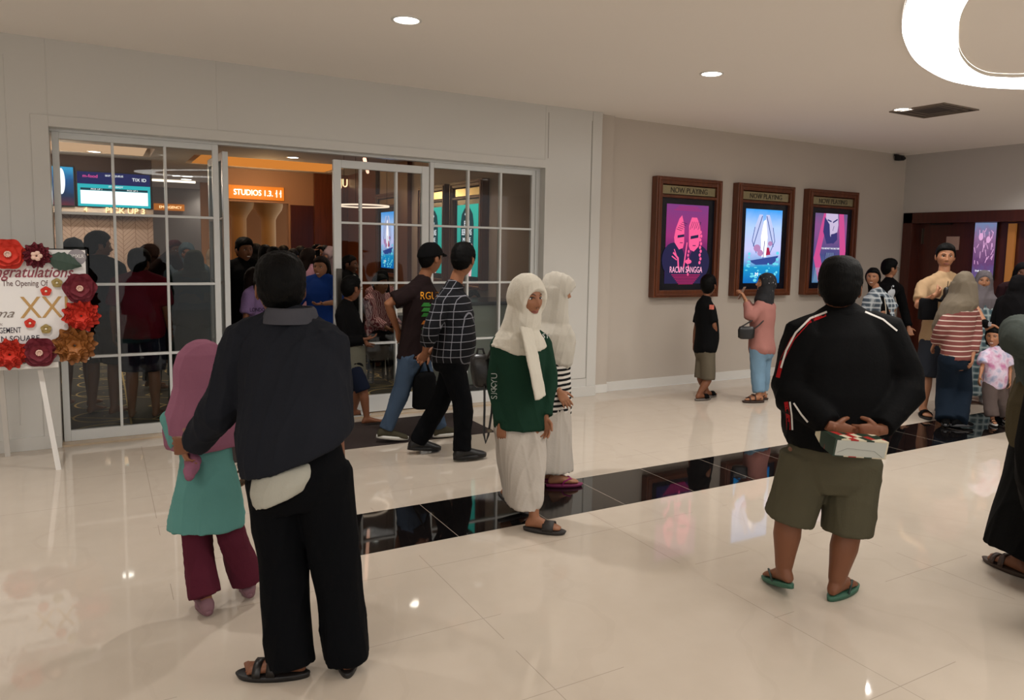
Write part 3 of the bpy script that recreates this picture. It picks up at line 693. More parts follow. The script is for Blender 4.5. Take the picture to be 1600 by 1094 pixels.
EYEW = mat('eye_white', (214,206,198), rough=.3); EYED = mat('eye_dark', (26,18,14), rough=.3); LIPS = mat('lips_brown_rose', (140,78,68), rough=.45)
TEETH = mat('teeth', (236,230,220), rough=.3)
SK1 = SKIN((138,90,62), 'tan'); SK2 = SKIN((118,74,50), 'brown'); SK3 = SKIN((164,114,84), 'light_tan'); SK4 = SKIN((104,64,44), 'deep_brown')
def hair_mat(name, c1, c2):
    g = NT(name); mp = g.n('ShaderNodeMapping'); g.l(g.tc.outputs['Object'], mp.inputs[0]); mp.inputs['Scale'].default_value = (160,160,14)
    n = g.noise(1.0, 4, mp.outputs[0]); g.l(g.mix(n, srgb(*c1), srgb(*c2)), g.b.inputs['Base Color'])
    bp = g.n('ShaderNodeBump'); bp.inputs['Strength'].default_value = .8; bp.inputs['Distance'].default_value = .004; g.l(n, bp.inputs['Height']); g.l(bp.outputs[0], g.b.inputs['Normal'])
    g.b.inputs['Roughness'].default_value = .6; g.b.inputs['Specular IOR Level'].default_value = .10; return g.m
HAIR = hair_mat('black_hair', (2,2,2), (11,10,9)); HAIRB = hair_mat('dark_brown_hair', (12,8,6), (34,21,15))

class Person:
    def __init__(s, label, x, y, a, h, g=1.0, sw=.178, group=None, vox=None, skin=SK1, lean=0, hh=None, seat=False, cat='person', child=False):
        s.x, s.y, s.a, s.h, s.g = x, y, math.radians(a), h, g; s.s = h/1.7; s.skin = skin; s.seed = int(abs(x*1000+y*777)) % 9999
        s.label, s.group, s.cat = label, group, cat
        d = math.hypot(x, y); s.vox = vox or (.0075 if d < 4.6 else .0095 if d < 7 else .012 if d < 9.2 else .014)
        s.F = V((math.sin(s.a), math.cos(s.a), 0)); s.R = V((math.cos(s.a), -math.sin(s.a), 0)); s.Z = V((0,0,1))
        s.o = V((x, y, 0)); S = s.s; s.sw = sw
        s.root = empty('person', s.o, -s.a, label, cat, group)
        s.inv = (Matrix.Translation(s.o) @ Matrix.Rotation(-s.a, 4, 'Z')).inverted()
        s.hs = (hh or (.236*(h/1.65)**.45 if h > 1.3 else .21))/.23
        L = lambda r, f, z: s.o + s.R*(r*S) + s.F*(f*S) + s.Z*(z*S)
        top = h - s.hs*.122
        s.j = dict(hipL=L(-.085,0,.90), hipR=L(.085,0,.90), kneeL=L(-.10,.02,.48), kneeR=L(.10,.02,.48), ankL=L(-.11,-.01,.075), ankR=L(.11,-.01,.075),
                   shL=L(-sw,0,1.385), shR=L(sw,0,1.385), neck=L(0,-.01,1.435), head=V((0,0,top))+s.o+s.F*(.012*S))
        s.toe = {'L': s.a-.15, 'R': s.a+.15}; s.fp = {'L': 0, 'R': 0}; s.ha = s.a; s.hp = 0; s.hr = 0; s.pole = {}; s.hand = {}; s.set_el = set()
        if lean: s.bend(lean)
        s.D = depth_of(s.o+s.Z*.9*S)
    def L(s, r, f, z): return s.o + s.R*r + s.F*f + s.Z*z
    def bend(s, deg):
        piv = (s.j['hipL']+s.j['hipR'])/2; M = Matrix.Rotation(-math.radians(deg), 3, s.R)
        for k in ('shL','shR','neck','head'): s.j[k] = piv + M@(s.j[k]-piv)
    def px(s, **k):      # joint = (u, v, depth offset)
        for n, q in k.items():
            s.j[n] = atd(q[0], q[1], s.D + (q[2] if len(q) > 2 else 0))
            if n.startswith('el'): s.set_el.add(n[2])
    def loc(s, **k):     # joint = local metres (right, forward, up)
        for n, q in k.items():
            s.j[n] = s.L(*q)
            if n.startswith('el'): s.set_el.add(n[2])
    def finish_pose(s):
        S = s.s; j = s.j
        for q in 'LR':      # soles rest on the floor
            z0 = .072*S + .022 + (.075*math.sin(math.radians(max(s.fp[q],0)))*S*2)
            if abs(j['ank'+q].z - z0) < .14: j['ank'+q].z = z0
        for q, sg in (('L',-1),('R',1)):
            if 'wr'+q not in j: j['wr'+q] = j['sh'+q] + s.R*(sg*.075*S) + s.F*(.05*S) - s.Z*(.515*S)
            if q not in s.set_el:
                j['el'+q] = ik(j['sh'+q], j['wr'+q], .285*S, .25*S, s.pole.get(q, s.R*sg*.35 - s.F))
        s.hip = (j['hipL']+j['hipR'])/2
    def fit_legs(s):
        for q in 'LR':
            s.j['knee'+q] = ik(s.j['hip'+q], s.j['ank'+q], .425*s.s, .405*s.s, V((math.sin(s.toe[q]), math.cos(s.toe[q]), 0)))
    # -- mesh plumbing
    def emit(s, m, name, mats, vox=None, smooth=5, fold=0, fk=22, zs=.55, region=None, parent=None, remesh=True, extra=None, seed=0):
        if not isinstance(mats, (list,tuple)): mats = [mats]
        m.v = [tuple(s.inv @ V(p)) for p in m.v]
        me = m.mesh('part', mats if not remesh else mats[:1])
        if remesh:
            o = bpy.data.objects.new('t', me); COL.objects.link(o)
            r = o.modifiers.new('r','REMESH'); r.mode = 'VOXEL'; r.voxel_size = vox or s.vox; r.adaptivity = 0
            if smooth: q = o.modifiers.new('s','SMOOTH'); q.iterations = smooth; q.factor = .5
            dg = bpy.context.evaluated_depsgraph_get(); me2 = bpy.data.meshes.new_from_object(o.evaluated_get(dg)); bpy.data.objects.remove(o)
            me = me2; me.materials.clear(); [me.materials.append(k) for k in mats]
            if fold: soften(me, fold, fk, s.seed+seed, zs)
            if region:
                n = len(me.polygons); c = np.empty(n*3); me.polygons.foreach_get('center', c)
                me.polygons.foreach_set('material_index', region(c.reshape(-1,3)).astype(np.int32))
            else: me.polygons.foreach_set('material_index', [0]*len(me.polygons))
        if extra is not None:     # join un-remeshed detail (head, hands)
            bm = bmesh.new(); bm.from_mesh(me)
            for e, em in extra:
                e.v = [tuple(s.inv @ V(p)) for p in e.v]; t = e.mesh('e', mats); t.polygons.foreach_set('material_index', e.m)
                if em:   # voxel remesh a hand finely
                    o = bpy.data.objects.new('t', t); COL.objects.link(o); r = o.modifiers.new('r','REMESH'); r.mode='VOXEL'; r.voxel_size = em
                    q = o.modifiers.new('s','SMOOTH'); q.iterations = 2
                    t = bpy.data.meshes.new_from_object(o.evaluated_get(bpy.context.evaluated_depsgraph_get())); bpy.data.objects.remove(o); t.polygons.foreach_set('material_index',[0]*len(t.polygons))
                bm.from_mesh(t)
            bm.to_mesh(me); bm.free()
        me.polygons.foreach_set('use_smooth', [True]*len(me.polygons)); me.name = name; me.update()
        ob = bpy.data.objects.new(name, me); COL.objects.link(ob); ob.parent = parent or s.root
        return ob
    # -- torso rings; t 0 = hips, 1 = neck base
    def trings(s, prof, n=28, e=2.3):
        j = s.j; hl = (j['hipR']-j['hipL']).normalized(); sl = (j['shR']-j['shL']).normalized(); axis = j['neck']-s.hip; out = []
        for (t, w, d, yo) in prof:
            k = min(max(t, 0), 1); lat = lerp(hl, sl, sstep(k,.1,.8) if True else k); lat = V(lat).normalized()
            up = axis.normalized() if t > .15 else lerp(V((0,0,1)), axis.normalized(), max(0, t/.15)*.6).normalized()
            fwd = up.cross(lat).normalized()
            c = s.hip + axis*t if t >= 0 else s.hip + s.Z*(axis.length*t)
            # gentle spine curve keeps the torso axis smooth
            out.append(ring_at(c + fwd*(yo*s.s), lat, fwd, w*s.s, d*s.s, n, e))
        return out
    def bodyprof(s, o=0.0, belly=0.0, fem=False):
        g = s.g; k = s.sw/.178
        P = [(-.22,.075,.07,-.01),(-.14,.145,.105,-.014),(0,.165,.118,-.014),(.22,.148,.105,0),(.42,.142,.10,.004),(.66,.158*k,.112,.008),(.84,.165*k,.10,.0),(.95,.125*k,.078,-.006),(1.04,.066,.06,-.008)]
        out = []
        for t, w, d, yo in P:
            b = math.exp(-((t-.3)/.28)**2)*belly; gg = lerp(g, 1, max(0, min(1, (t-.6)/.4))) if t > .6 else g
            out.append((t, w*gg+o+b*.35, d*gg+o+b*.6, yo+b*.4))
        return out
    def foot(s, m, q, o=0.0, toes=False, mi=0):
        S = s.s; an = s.j['ank'+q]; a = s.toe[q]; p = math.radians(s.fp[q]); f = V((math.sin(a), math.cos(a), 0)); r = V((math.cos(a), -math.sin(a), 0)); u = V((0,0,1))
        if p: M = Matrix.Rotation(-p, 3, r); f = M@f; u = M@u       # +p = toes down
        b = an - u*(.072*S)
        rings = []
        for t, w, hh in ((-.058,.018,.035),(-.045,.030,.06),(-.02,.034,.085),(.03,.036,.078),(.08,.042,.056),(.125,.047,.040),(.16,.043,.030),(.185 if not toes else .172,.028,.020)):
            w = w*S+o; hh = hh*S+o; c = b + f*(t*S + (o if t > 0 else -o)) + u*(hh/2)
            rings.append([c + r*(w*math.cos(2*PI*i/14)) + u*(hh/2*math.sin(2*PI*i/14)) for i in range(14)])
        m.loft(rings, mi=mi)
        if toes:
            sg = -1 if q == 'L' else 1
            for k in range(5):
                x = -sg*(.032 - .0165*k); ln = (.205,.198,.190,.180,.170)[k]; rr = (.0125,.0095,.0085,.008,.0075)[k]
                m.tube([b + f*(.14*S) + r*(x*S) + u*(.014*S), b + f*((ln-rr)*S) + r*(x*1.08*S) + u*(rr*S)], rr*S, n=8, mi=mi)
        return b, f, r, u
    def mkhand(s, q, big=1.0):
        S = s.s*1.0*big; m = MB(); j = s.j; w = j['wr'+q]; sg = -1 if q == 'L' else 1
        h = s.hand.get(q, {}); fa = (w-j['el'+q]).normalized()
        d = V(h.get('dir', fa)).normalized(); td = V(h.get('thumb', s.F)); td = (td - d*td.dot(d)).normalized(); pn = V(h.get('palm', s.R*-sg)); pn = (pn - d*pn.dot(d) - td*pn.dot(td))
        pn = pn.normalized() if pn.length > .05 else d.cross(td)*sg
        curl = h.get('curl', 22); b = w + d*.0
        rings = [ring_at(b + d*(t*S), td, pn, ww*S, th*S, 14, 2.4) for t, ww, th in ((-.03,.024,.019),(.0,.025,.018),(.02,.031,.017),(.05,.038,.016),(.08,.040,.014),(.092,.036,.010))]
        m.loft(rings)
        for k in range(4):
            p = b + d*(.082*S) + td*((.029-.0192*k)*S); dd = (d + td*(.10-.07*k)).normalized(); ln = (.068,.076,.071,.056)[k]
            c0 = math.radians(curl*(.8+.12*k)); pts = [p]; ang = 0
            for sgm, fr in enumerate((.42,.32,.26)):
                ang += c0*(.7,1.1,.8)[sgm]; v = dd*math.cos(ang) + pn*math.sin(ang); p = p + v*(ln*fr*S); pts.append(p)
            rr = (.0085,.0088,.0083,.0074)[k]*S; m.tube(pts, [rr*1.05, rr, rr*.93, rr*.8], n=8)
        p0 = b + d*(.022*S) + td*(.026*S); v1 = (d*.62 + td*.75 + pn*.25).normalized(); v2 = (d*.85 + td*.35 + pn*(.2+curl/90)).normalized()
        m.tube([p0, p0+v1*(.032*S), p0+v1*(.032*S)+v2*(.03*S), p0+v1*(.032*S)+v2*(.052*S)], [.013*S,.0115*S,.0098*S,.0078*S], n=8)
        return m
    def headframe(s):
        f = V((math.sin(s.ha)*math.cos(s.hp), math.cos(s.ha)*math.cos(s.hp), -math.sin(s.hp))); r = V((math.cos(s.ha), -math.sin(s.ha), 0)); u = r.cross(f)
        if s.hr: M = Matrix.Rotation(s.hr, 3, f); r = M@r; u = M@u
        return r, f, u
    def hpt(s, x, y, z):
        r, f, u = s.headframe(); k = s.hs; return s.j['head'] + r*(x*k) + f*(y*k) + u*(z*k)
    def headmesh(s, detail=True, smile=False, fem=False):
        n, mm = (100, 78) if detail else (52, 40)
        x, y, z, dx, dy, dz = head_grid(n, mm); w = sstep(dy, .15, .5); G = lambda a, c, sgm: np.exp(-((a-c)/sgm)**2); ax = np.abs(x)
        nose = .010*G(x,0,.0085)*sstep(z,-.045,-.02)*(1-sstep(z,.0,.03)) + .016*G(x,0,.011)*G(z,-.026,.014) + .007*G(ax,.013,.008)*G(z,-.031,.009)
        y = y + w*(nose - .009*G(ax,.031,.016)*G(z,.010,.012) + .0035*G(ax,.03,.022)*G(z,.030,.008) + .0065*G(x,0,.024)*G(z,-.060,.013) - .003*G(x,0,.026)*G(z,-.060,.0025)
                   - .003*G(x,0,.03)*G(z,-.076,.006) + .006*G(x,0,.018)*G(z,-.098,.014) + .004*G(ax,.042,.02)*G(z,-.022,.02))
        m = MB(); r, f, u = s.headframe(); R_ = np.array([r[:], f[:], u[:]]); c = np.array(s.j['head'][:])
        P = np.stack([x, y, z], -1).reshape(-1, 3); PW = P@R_*s.hs + c
        m.add(PW.tolist(), grid_faces(n, mm), 0)
        fr = P[:, 1] > 0
        def sy(xx, zz): q = np.where(fr, (P[:,0]-xx)**2+(P[:,2]-zz)**2, 9); return P[int(np.argmin(q)), 1]
        rot = Matrix((r, f, u)).transposed(); k = s.hs
        E = lambda xx, dyy, zz, rx, ry, rz, mi, nn=12: m.ell(s.hpt(xx, sy(xx,zz)+dyy, zz), (rx*k, ry*k, rz*k), nn, 8, mi, rot)
        for sg in (-1, 1):
            ei = .010 if fem else 0
            m.ell(s.hpt(sg*(.0785-ei), -.008, -.004), (.008*k,.018*k,.031*k), 14, 10, 0, rot @ Matrix.Rotation(-.12, 3, 'X'))
            m.ell(s.hpt(sg*(.084-ei), -.012, -.002), (.005*k,.021*k,.027*k), 12, 8, 0, rot)
            E(sg*.0305, -.0015, .010, .0140, .0060, .0060 if not smile else .0042, 1); E(sg*.0305, .0012, .0098, .0062, .0052, .0058 if not smile else .0042, 2)
            pts = [s.hpt(sg*xx, sy(sg*xx, zz)+.002, zz) for xx, zz in ((.015,.012),(.023,.0175),(.031,.0190),(.039,.0165),(.046,.0115))]
            m.tube(pts, [.0012*k,.0022*k,.0026*k,.0024*k,.001*k], n=6, mi=2)
            pts = [s.hpt(sg*xx, sy(sg*xx, zz)+.001, zz) for xx, zz in ((.014,.029),(.024,.034),(.036,.0345),(.048,.028))]
            m.tube(pts, [.0022*k,.0032*k,.0030*k,.001*k] if not fem else [.0014*k,.0022*k,.002*k,.0008*k], n=6, mi=2)
            m.ell(s.hpt(sg*.0075, sy(sg*.0075,-.037)-.0005, -.0385), (.0035*k,.003*k,.002*k), 8, 6, 2, rot)
        if smile:
            E(0, -.003, -.060, .025, .006, .0085, 3); E(0, -.0005, -.0585, .019, .0045, .0042, 4)
        else:
            up = [(-.024,-.0600),(-.012,-.0560),(0,-.0575),(.012,-.0560),(.024,-.0600)]; lo = [(-.021,-.0630),(-.01,-.0665),(0,-.0675),(.01,-.0665),(.021,-.0630)]
            for q, rr in ((up,.0034),(lo,.0044)): m.tube([s.hpt(a, sy(a,b)+.0008, b) for a, b in q], [rr*.4*k, rr*k, rr*k, rr*k, rr*.4*k], n=8, mi=3)
        return m
    def body(s, belly=0, straight=False, detail=True, hands=True, smile=False, toes=False, fem=False, legs=True, armk=1.0, legk=1.0, handbig=1.0):
        s.finish_pose(); j = s.j; S = s.s; m = MB()
        if straight:
            for q in 'LR': j['knee'+q] = lerp(j['hip'+q], j['ank'+q], .5)
        gl = (s.g*.5+.5)
        m.loft(s.trings(s.bodyprof(0, belly))); s.traps(m, 0)
        m.tube([j['neck']-s.Z*.05*S, j['neck'], lerp(j['neck'], j['head'], .55), s.hpt(0,-.022,-.03)], [.062*S,.056*S,.052*S,.05*S], n=16)
        for q in 'LR':
            a, b, c = j['sh'+q], j['el'+q], j['wr'+q]
            m.tube([a, lerp(a,b,.35), lerp(a,b,.75), b, lerp(b,c,.3), lerp(b,c,.7), c], [r*S*gl*armk for r in (.050,.047,.040,.036,.038,.030,.0235)], n=14)
            if legs:
                a, b, c = j['hip'+q], j['knee'+q], j['ank'+q]
                m.tube([a, lerp(a,b,.4), lerp(a,b,.85), b, lerp(b,c,.3), lerp(b,c,.7), c], [r*S*gl*legk for r in (.088,.080,.060,.055,.056,.043,.035)], n=16)
                s.foot(m, q, toes=toes)
        ex = [(s.headmesh(detail, smile, fem), 0)]
        if hands: ex += [(s.mkhand(q, handbig), max(.0038, s.vox*.5)) for q in 'LR']
        b = s.emit(m, 'body', [s.skin, EYEW, EYED, LIPS, TEETH], smooth=4, extra=ex)
        return b
    def traps(s, m, o):
        S = s.s; j = s.j
        for q in 'LR':
            a = j['neck'] + (j['head']-j['neck'])*.16; b = j['sh'+q]; m.tube([a, lerp(a,b,.5)+V((0,0,-.004*S)), b], [(.050+o)*S,(.048+o)*S,(.050+o)*S], n=14)
    def tiltr(s, rings, tilt):
        if not tilt: return rings
        out = []
        for i, r in enumerate(rings):
            k = max(0, 1-i/3.0)
            out.append([V(p) + V((0,0, tilt*k*(p-s.hip).dot(s.R))) for p in r])
        return out
    def sleeve(s, m, q, frac, rs, re, off=0, zoff=.0, n=16, bulge=1.0, mi=0):
        j = s.j; a, b, c = j['sh'+q], j['el'+q], j['wr'+q]; S = s.s
        a0 = a + (s.R*(-1 if q=='R' else 1))*(.035*S)
        if frac <= 1: e = lerp(a,b,frac); pts = [a0, a, lerp(a,e,.5), e]; rad = [rs*.9, rs, lerp(rs,re,.5), re]
        else: e = lerp(b,c,frac-1); m_ = lerp(rs,re,.5)*bulge; pts = [a0, a, lerp(a,b,.5), lerp(a,b,.9), lerp(b,e,.12), lerp(b,e,.5), e]; rad = [rs*.9, rs, lerp(rs,m_,.5), m_, m_, lerp(m_,re,.5), re]
        m.tube(pts, [r*S for r in rad], n=n, cap=False, mi=mi)
        return e
    def top(s, name, mats, hem=-.12, o=.018, frac=.6, rs=.066, re=.06, belly=0, flare=0, neckw=None, fold=.004, fk=24, region=None, vox=None, hemd=0, collar=False, prof=None, bulge=1.0, smooth=7, necko=.0, zs=.55, sleeves='LR', tilt=0):
        m = MB(); S = s.s; P = [p for p in s.bodyprof(o, belly) if p[0] > max(hem+.06,-.1)]
        b0 = s.bodyprof(o, belly); t_ = [p[0] for p in b0]
        hw = np.interp(max(hem,-.10), t_, [p[1] for p in b0]); hd = np.interp(max(hem,-.10), t_, [p[2] for p in b0])
        P = [(hem, max(hw,.15*s.g+o*.6)+flare, max(hd,.105*s.g+o*.6)+flare, -.012)] + ([(hem*.4, max(hw,.155*s.g+o)+flare*.6, max(hd,.11*s.g+o)+flare*.6, -.012)] if hem < -.2 else []) + P
        if prof: P = prof
        P = [p for p in P if p[0] < .98] + [(1.0, .10*s.sw/.178+o*.5, .072+o*.3, -.006), (1.045+necko, .064+o*.25, .062+o*.15, -.008)]
        m.loft(s.tiltr(s.trings(P), tilt)); s.traps(m, o*.7)
        for q in sleeves: s.sleeve(m, q, frac, rs, re, bulge=bulge)
        return s.emit(m, name, mats, fold=fold, fk=fk, region=region, vox=vox, smooth=smooth, zs=zs)
    def pants(s, name, mats, frac=2.0, rt=.098, rk=.08, rh=.075, o=.014, belly=0, fold=.004, fk=20, region=None, waist=.12, drop=0, smooth=4, zs=.5):
        """frac: 0-1 down the thigh, 1-2 down the shin"""
        m = MB(); S = s.s; j = s.j; g = s.g*.5+.5
        P = [(-.20,.13*s.g+o,.095*s.g+o,-.012),(-.12,.155*s.g+o,.112*s.g+o,-.014),(0,.165*s.g+o,.118*s.g+o+belly*.3,-.014+belly*.2),(waist,.150*s.g+o+belly*.3,.107*s.g+o+belly*.5,belly*.3)]
        m.loft(s.trings(P))
        for q in 'LR':
            a, b, c = j['hip'+q], j['knee'+q], j['ank'+q] - V((0,0,drop))
            if frac <= 1: e = lerp(a,b,frac); pts = [a, lerp(a,e,.5), e]; rad = [rt, lerp(rt,rh,.5), rh]
            else:
                e = lerp(b,c,frac-1); pts = [a, lerp(a,b,.5), lerp(a,b,.9), lerp(b,e,.15), lerp(b,e,.6), e]; rad = [rt, lerp(rt,rk,.6), rk, rk, lerp(rk,rh,.6), rh]
            m.tube([a+s.Z*.03]+pts, [(rt*.9)*S*g]+[r*S*g for r in rad], n=18, cap=False)
        return s.emit(m, name, mats, fold=fold, fk=fk, region=region, smooth=smooth, zs=zs)
    def skirt(s, name, mats, zhem, wh, dh, wt=.17, dt=.125, fold=.008, fk=16, shift=(0,0), region=None, zs=.12, zt=None, mid=None):
        m = MB(); S = s.s; j = s.j; lat = (j['hipR']-j['hipL']).normalized(); fwd = V((0,0,1)).cross(lat)
        z1 = zt or (s.hip.z+.12*S); c1 = V((s.hip.x, s.hip.y, 0)); rings = []; N = 9
        for i in range(N):
            t = i/(N-1); z = lerp(z1, zhem, t); w = lerp(wt*S, wh, t**.9); d = lerp(dt*S, dh, t**.9)
            if mid: w += mid*math.sin(PI*t); d += mid*math.sin(PI*t)
            c = c1 + s.R*(shift[0]*t) + s.F*(shift[1]*t) + s.Z*z
            if z < s.hip.z - .03:
                cs = []
                for q in 'LR':
                    a_, b_, d_ = j['hip'+q], j['knee'+q], j['ank'+q]
                    p_ = lerp(a_, b_, (a_.z-z)/max(a_.z-b_.z,.01)) if z > b_.z else lerp(b_, d_, min(1.1,(b_.z-z)/max(b_.z-d_.z,.01))); cs.append(p_)
                mn = (cs[0]+cs[1])/2; df = cs[0]-cs[1]; rr = lerp(.095, .060, t)*S; c = lerp(c, V((mn.x, mn.y, z)), min(1,t*1.3))
                w = max(w, abs(df.dot(lat))/2+rr); d = max(d, abs(df.dot(fwd))/2+rr)
            rings.append(ring_at(c, lat, fwd, w, d, 36, 2.2))
        m.loft(rings)
        for q in 'LR':
            a_, b_, d_ = j['hip'+q], j['knee'+q], j['ank'+q]; e_ = lerp(b_, d_, (b_.z-zhem-.05*S)/max(b_.z-d_.z,.01)); m.tube([a_-V((0,0,.05*S)), b_, e_], [.10*S,.085*S,.064*S], n=16)
        return s.emit(m, name, mats, fold=fold, fk=fk, region=region, smooth=3, zs=zs)
    def hair(s, material=HAIR, style='short', thick=.013, lift=0, line=0, rough=.003, length=None, tail=False, vox=None):
        n, mm = 72, 56; x, y, z, dx, dy, dz = head_grid(n, mm); hl = hair_line(y) + line
        if style in ('long','bob'): hl = np.where(y < .014, -.2, hl)
        w = sstep(z-hl, -.004, .006); rg = np.random.RandomState(s.seed)
        nz = np.zeros_like(x)
        for i in range(4):
            a = rg.normal(size=3)*130; nz += np.sin(a[0]*x+a[1]*y+a[2]*z+rg.rand()*6)
        t = thick*(lerp(.42, 1, sstep(z,-.05,.055)) if style in ('short','cap') else 1) + lift*sstep(z,.03,.1) + rough*nz*.22 + rg.rand(*x.shape)*.0022; off = w*(t+.010) - .010
        nx, ny, nzz = x/.077, y/.095, z/.115; L = np.sqrt(nx**2+ny**2+nzz**2); x = x+nx/L*off; y = y+ny/L*off; z = z+nzz/L*off
        m = MB(); r, f, u = s.headframe(); P = np.stack([x,y,z],-1).reshape(-1,3)@np.array([r[:],f[:],u[:]])*s.hs + np.array(s.j['head'][:])
        m.add(P.tolist(), grid_faces(n, mm))
        if style == 'short' or style == 'cap': return s.emit(m, 'hair', material, remesh=False)
        k = s.hs; Ln = length or .3
        rings = []
        c0 = s.hpt(0,-.05,.02)
        for i in range(8):
            q = i/7; c = lerp(c0, V((s.j['neck'].x, s.j['neck'].y, c0.z-Ln)) - s.F*(.085*s.s), sstep(q,0,.6)); c.z = c0.z - Ln*q
            ww = lerp(.084*k, .06*k if style == 'tail' else .085*k, q); dd = lerp(.055*k,.03*k,q); rings.append(ring_at(c, s.R, s.F, ww, dd, 20, 2.2))
        m.loft(rings)
        return s.emit(m, 'hair', material, fold=.003, fk=60, zs=.1, vox=vox or s.vox*.8, smooth=2)
    def hijab(s, mats, drop_f=.2, drop_b=.2, wsh=None, name='hijab', o=.014, open_=(.056,.074), cz=-.012, peak=0, fold=.0045, fk=26, prof=None, extra=None, region=None, zs=.6, chin=True, dsh=.125, side_up=0):
        n, mm = 84, 64; x, y, z, dx, dy, dz = head_grid(n, mm)
        e = np.sqrt((x/open_[0])**2 + ((z-cz)/np.where(z > cz, open_[1]-.006, open_[1]+.012))**2); e = np.where(y < .015, 3, e); w = sstep(e, .93, 1.04)
        off = w*(o+.012) - .012; ypk = peak*w*sstep(y,.0,.07)*sstep(z,-.05,.03)
        nx, ny, nzz = x/.077, y/.095, z/.115; L = np.sqrt(nx**2+ny**2+nzz**2); x = x+nx/L*off; y = y+ny/L*off+ypk; z = z+nzz/L*off
        m = MB(); r, f, u = s.headframe(); P = np.stack([x,y,z],-1).reshape(-1,3)@np.array([r[:],f[:],u[:]])*s.hs + np.array(s.j['head'][:])
        m.add(P.tolist(), grid_faces(n, mm)); S = s.s; k = s.hs; ws = wsh or (s.sw+.045)
        nb = s.j['neck']; sl = (s.j['shR']-s.j['shL']).normalized(); fw = V((0,0,1)).cross(sl).normalized()
        hc = s.hpt(0,-.012,-.05)
        if prof is None:
            prof = [(hc + V((0,0,.04)), .088*k, .086*k), (lerp(hc, nb, .45), .104*k, .094*k), (nb + V((0,0,.02*S)), .138*S, .112*S), (nb - V((0,0,.03*S)), ws*.86*S, dsh*.95*S), (nb - V((0,0,.085*S)), ws*S, dsh*S)]
            d = max(drop_f, drop_b)
            if d > .1: prof.append((nb - V((0,0,d*.6)), ws*S*1.01, dsh*1.04*S)); prof.append((nb - V((0,0,d)), ws*S*1.0, dsh*1.02*S))
            rings = [ring_at(V(c), sl, fw, w_, d_, 32, 2.15) for c, w_, d_ in prof]
            if drop_f != drop_b:     # slope the hem front to back
                for ri in (-1,-2):
                    if len(prof) <= 5: break
                    for q in range(len(rings[ri])):
                        p = rings[ri][q]; yy = (p-nb).dot(fw)/(dsh*S); tt = (yy+1)/2; tgt = lerp(drop_b, drop_f, min(max(tt,0),1))*(1 if ri == -1 else .6)
                        rings[ri][q] = V((p.x, p.y, nb.z-tgt))
            if side_up:
                for q in range(len(rings[-1])): p = rings[-1][q]; rings[-1][q] = p + V((0,0, side_up*min(1, abs((p-nb).dot(sl))/(ws*S))**1.5))
        else: rings = [ring_at(V(c), sl, fw, w_, d_, 32, 2.15) for c, w_, d_ in prof]
        m.loft(rings)
        if extra: extra(m)
        return s.emit(m, name, mats, fold=fold, fk=fk, region=region, smooth=2, vox=min(s.vox*.85,.009), zs=zs)
    def shoes(s, col_up, col_sole=None, name='shoe', q2='LR'):
        out = []
        for q in q2:
            m = MB(); b, f, r, u = s.foot(m, q, o=.009*s.s)
            sh = s.emit(m, name, col_up, vox=min(s.vox,.008), smooth=3)
            m = MB(); S = s.s; rings = []
            for zz in (-.006, .022):
                ring = []
                for i in range(24):
                    t = 2*PI*i/24; cy = .065+.138*math.sin(t); cx = (.043 if math.sin(t) > -.2 else .038)*math.cos(t); ring.append(b + f*(cy*S) + r*(cx*1.22*S) + u*(zz*S))
                rings.append(ring)
            m.loft(rings); s.emit(m, 'sole', col_sole or col_up, remesh=False, parent=sh); out.append(sh)
        return out
    def sandals(s, strap, sole, kind='slide', q2='LR', name='sandal'):
        for q in q2:
            b, f, r, u = s.foot(MB(), q); S = s.s; m = MB(); rings = []
            for zz, k in ((-.022,1),(-.003,1.05),(.0,1.0)):
                ring = []
                for i in range(28):
                    t = 2*PI*i/28; cy = .070+.142*math.sin(t); cx = (.044+.008*math.sin(t))*math.cos(t); ring.append(b + f*(cy*k*S) + r*(cx*1.08*k*S) + u*(zz*S))
                rings.append(ring)
            m.loft(rings); so = s.emit(m, name, sole, remesh=False)
            m = MB()
            def band(t, w, th=.004, hh=1.0):
                rg = []
                for k in range(9):
                    a = PI*k/8; hh_ = np.interp(t, [-.03,.03,.08,.125,.16], [.085,.078,.056,.042,.032])*hh; ww = np.interp(t, [-.03,.03,.08,.125,.16], [.036,.038,.045,.049,.046])
                    rg.append((b + f*(t*S) + r*((ww+.004)*math.cos(a)*S) + u*((hh_+.005)*math.sin(a)*S), (r*math.cos(a)+u*math.sin(a))))
                rings = [[p - f*(w/2*S) , p + f*(w/2*S), p + f*(w/2*S) + n_*(th*S), p - f*(w/2*S) + n_*(th*S)] for p, n_ in rg]
                m.loft(rings)
            if kind == 'slide': band(.105,.075)
            elif kind == 'two': band(.125,.032); band(.07,.034)
            elif kind == 'flip':
                tp = b + f*(.145*S) + u*(.022*S)
                for sg in (-1,1):
                    m.tube([tp, b + f*(.11*S)+r*(sg*.030*S)+u*(.046*S), b + f*(.06*S)+r*(sg*.046*S)+u*(.026*S), b + f*(.045*S)+r*(sg*.046*S)], .0055*S, n=8)
                m.tube([tp, b+f*(.15*S)], .005*S, n=8)
            elif kind == 'strap':
                band(.13,.02); band(.06,.016)
                m.tube([b+f*(.0)*S+r*(.04*S)+u*.03*S, b-f*(.058*S)+u*(.05*S), b+r*(-.04*S)+u*.03*S], .006*S, n=6)
            s.emit(m, 'strap', strap, remesh=False, parent=so)
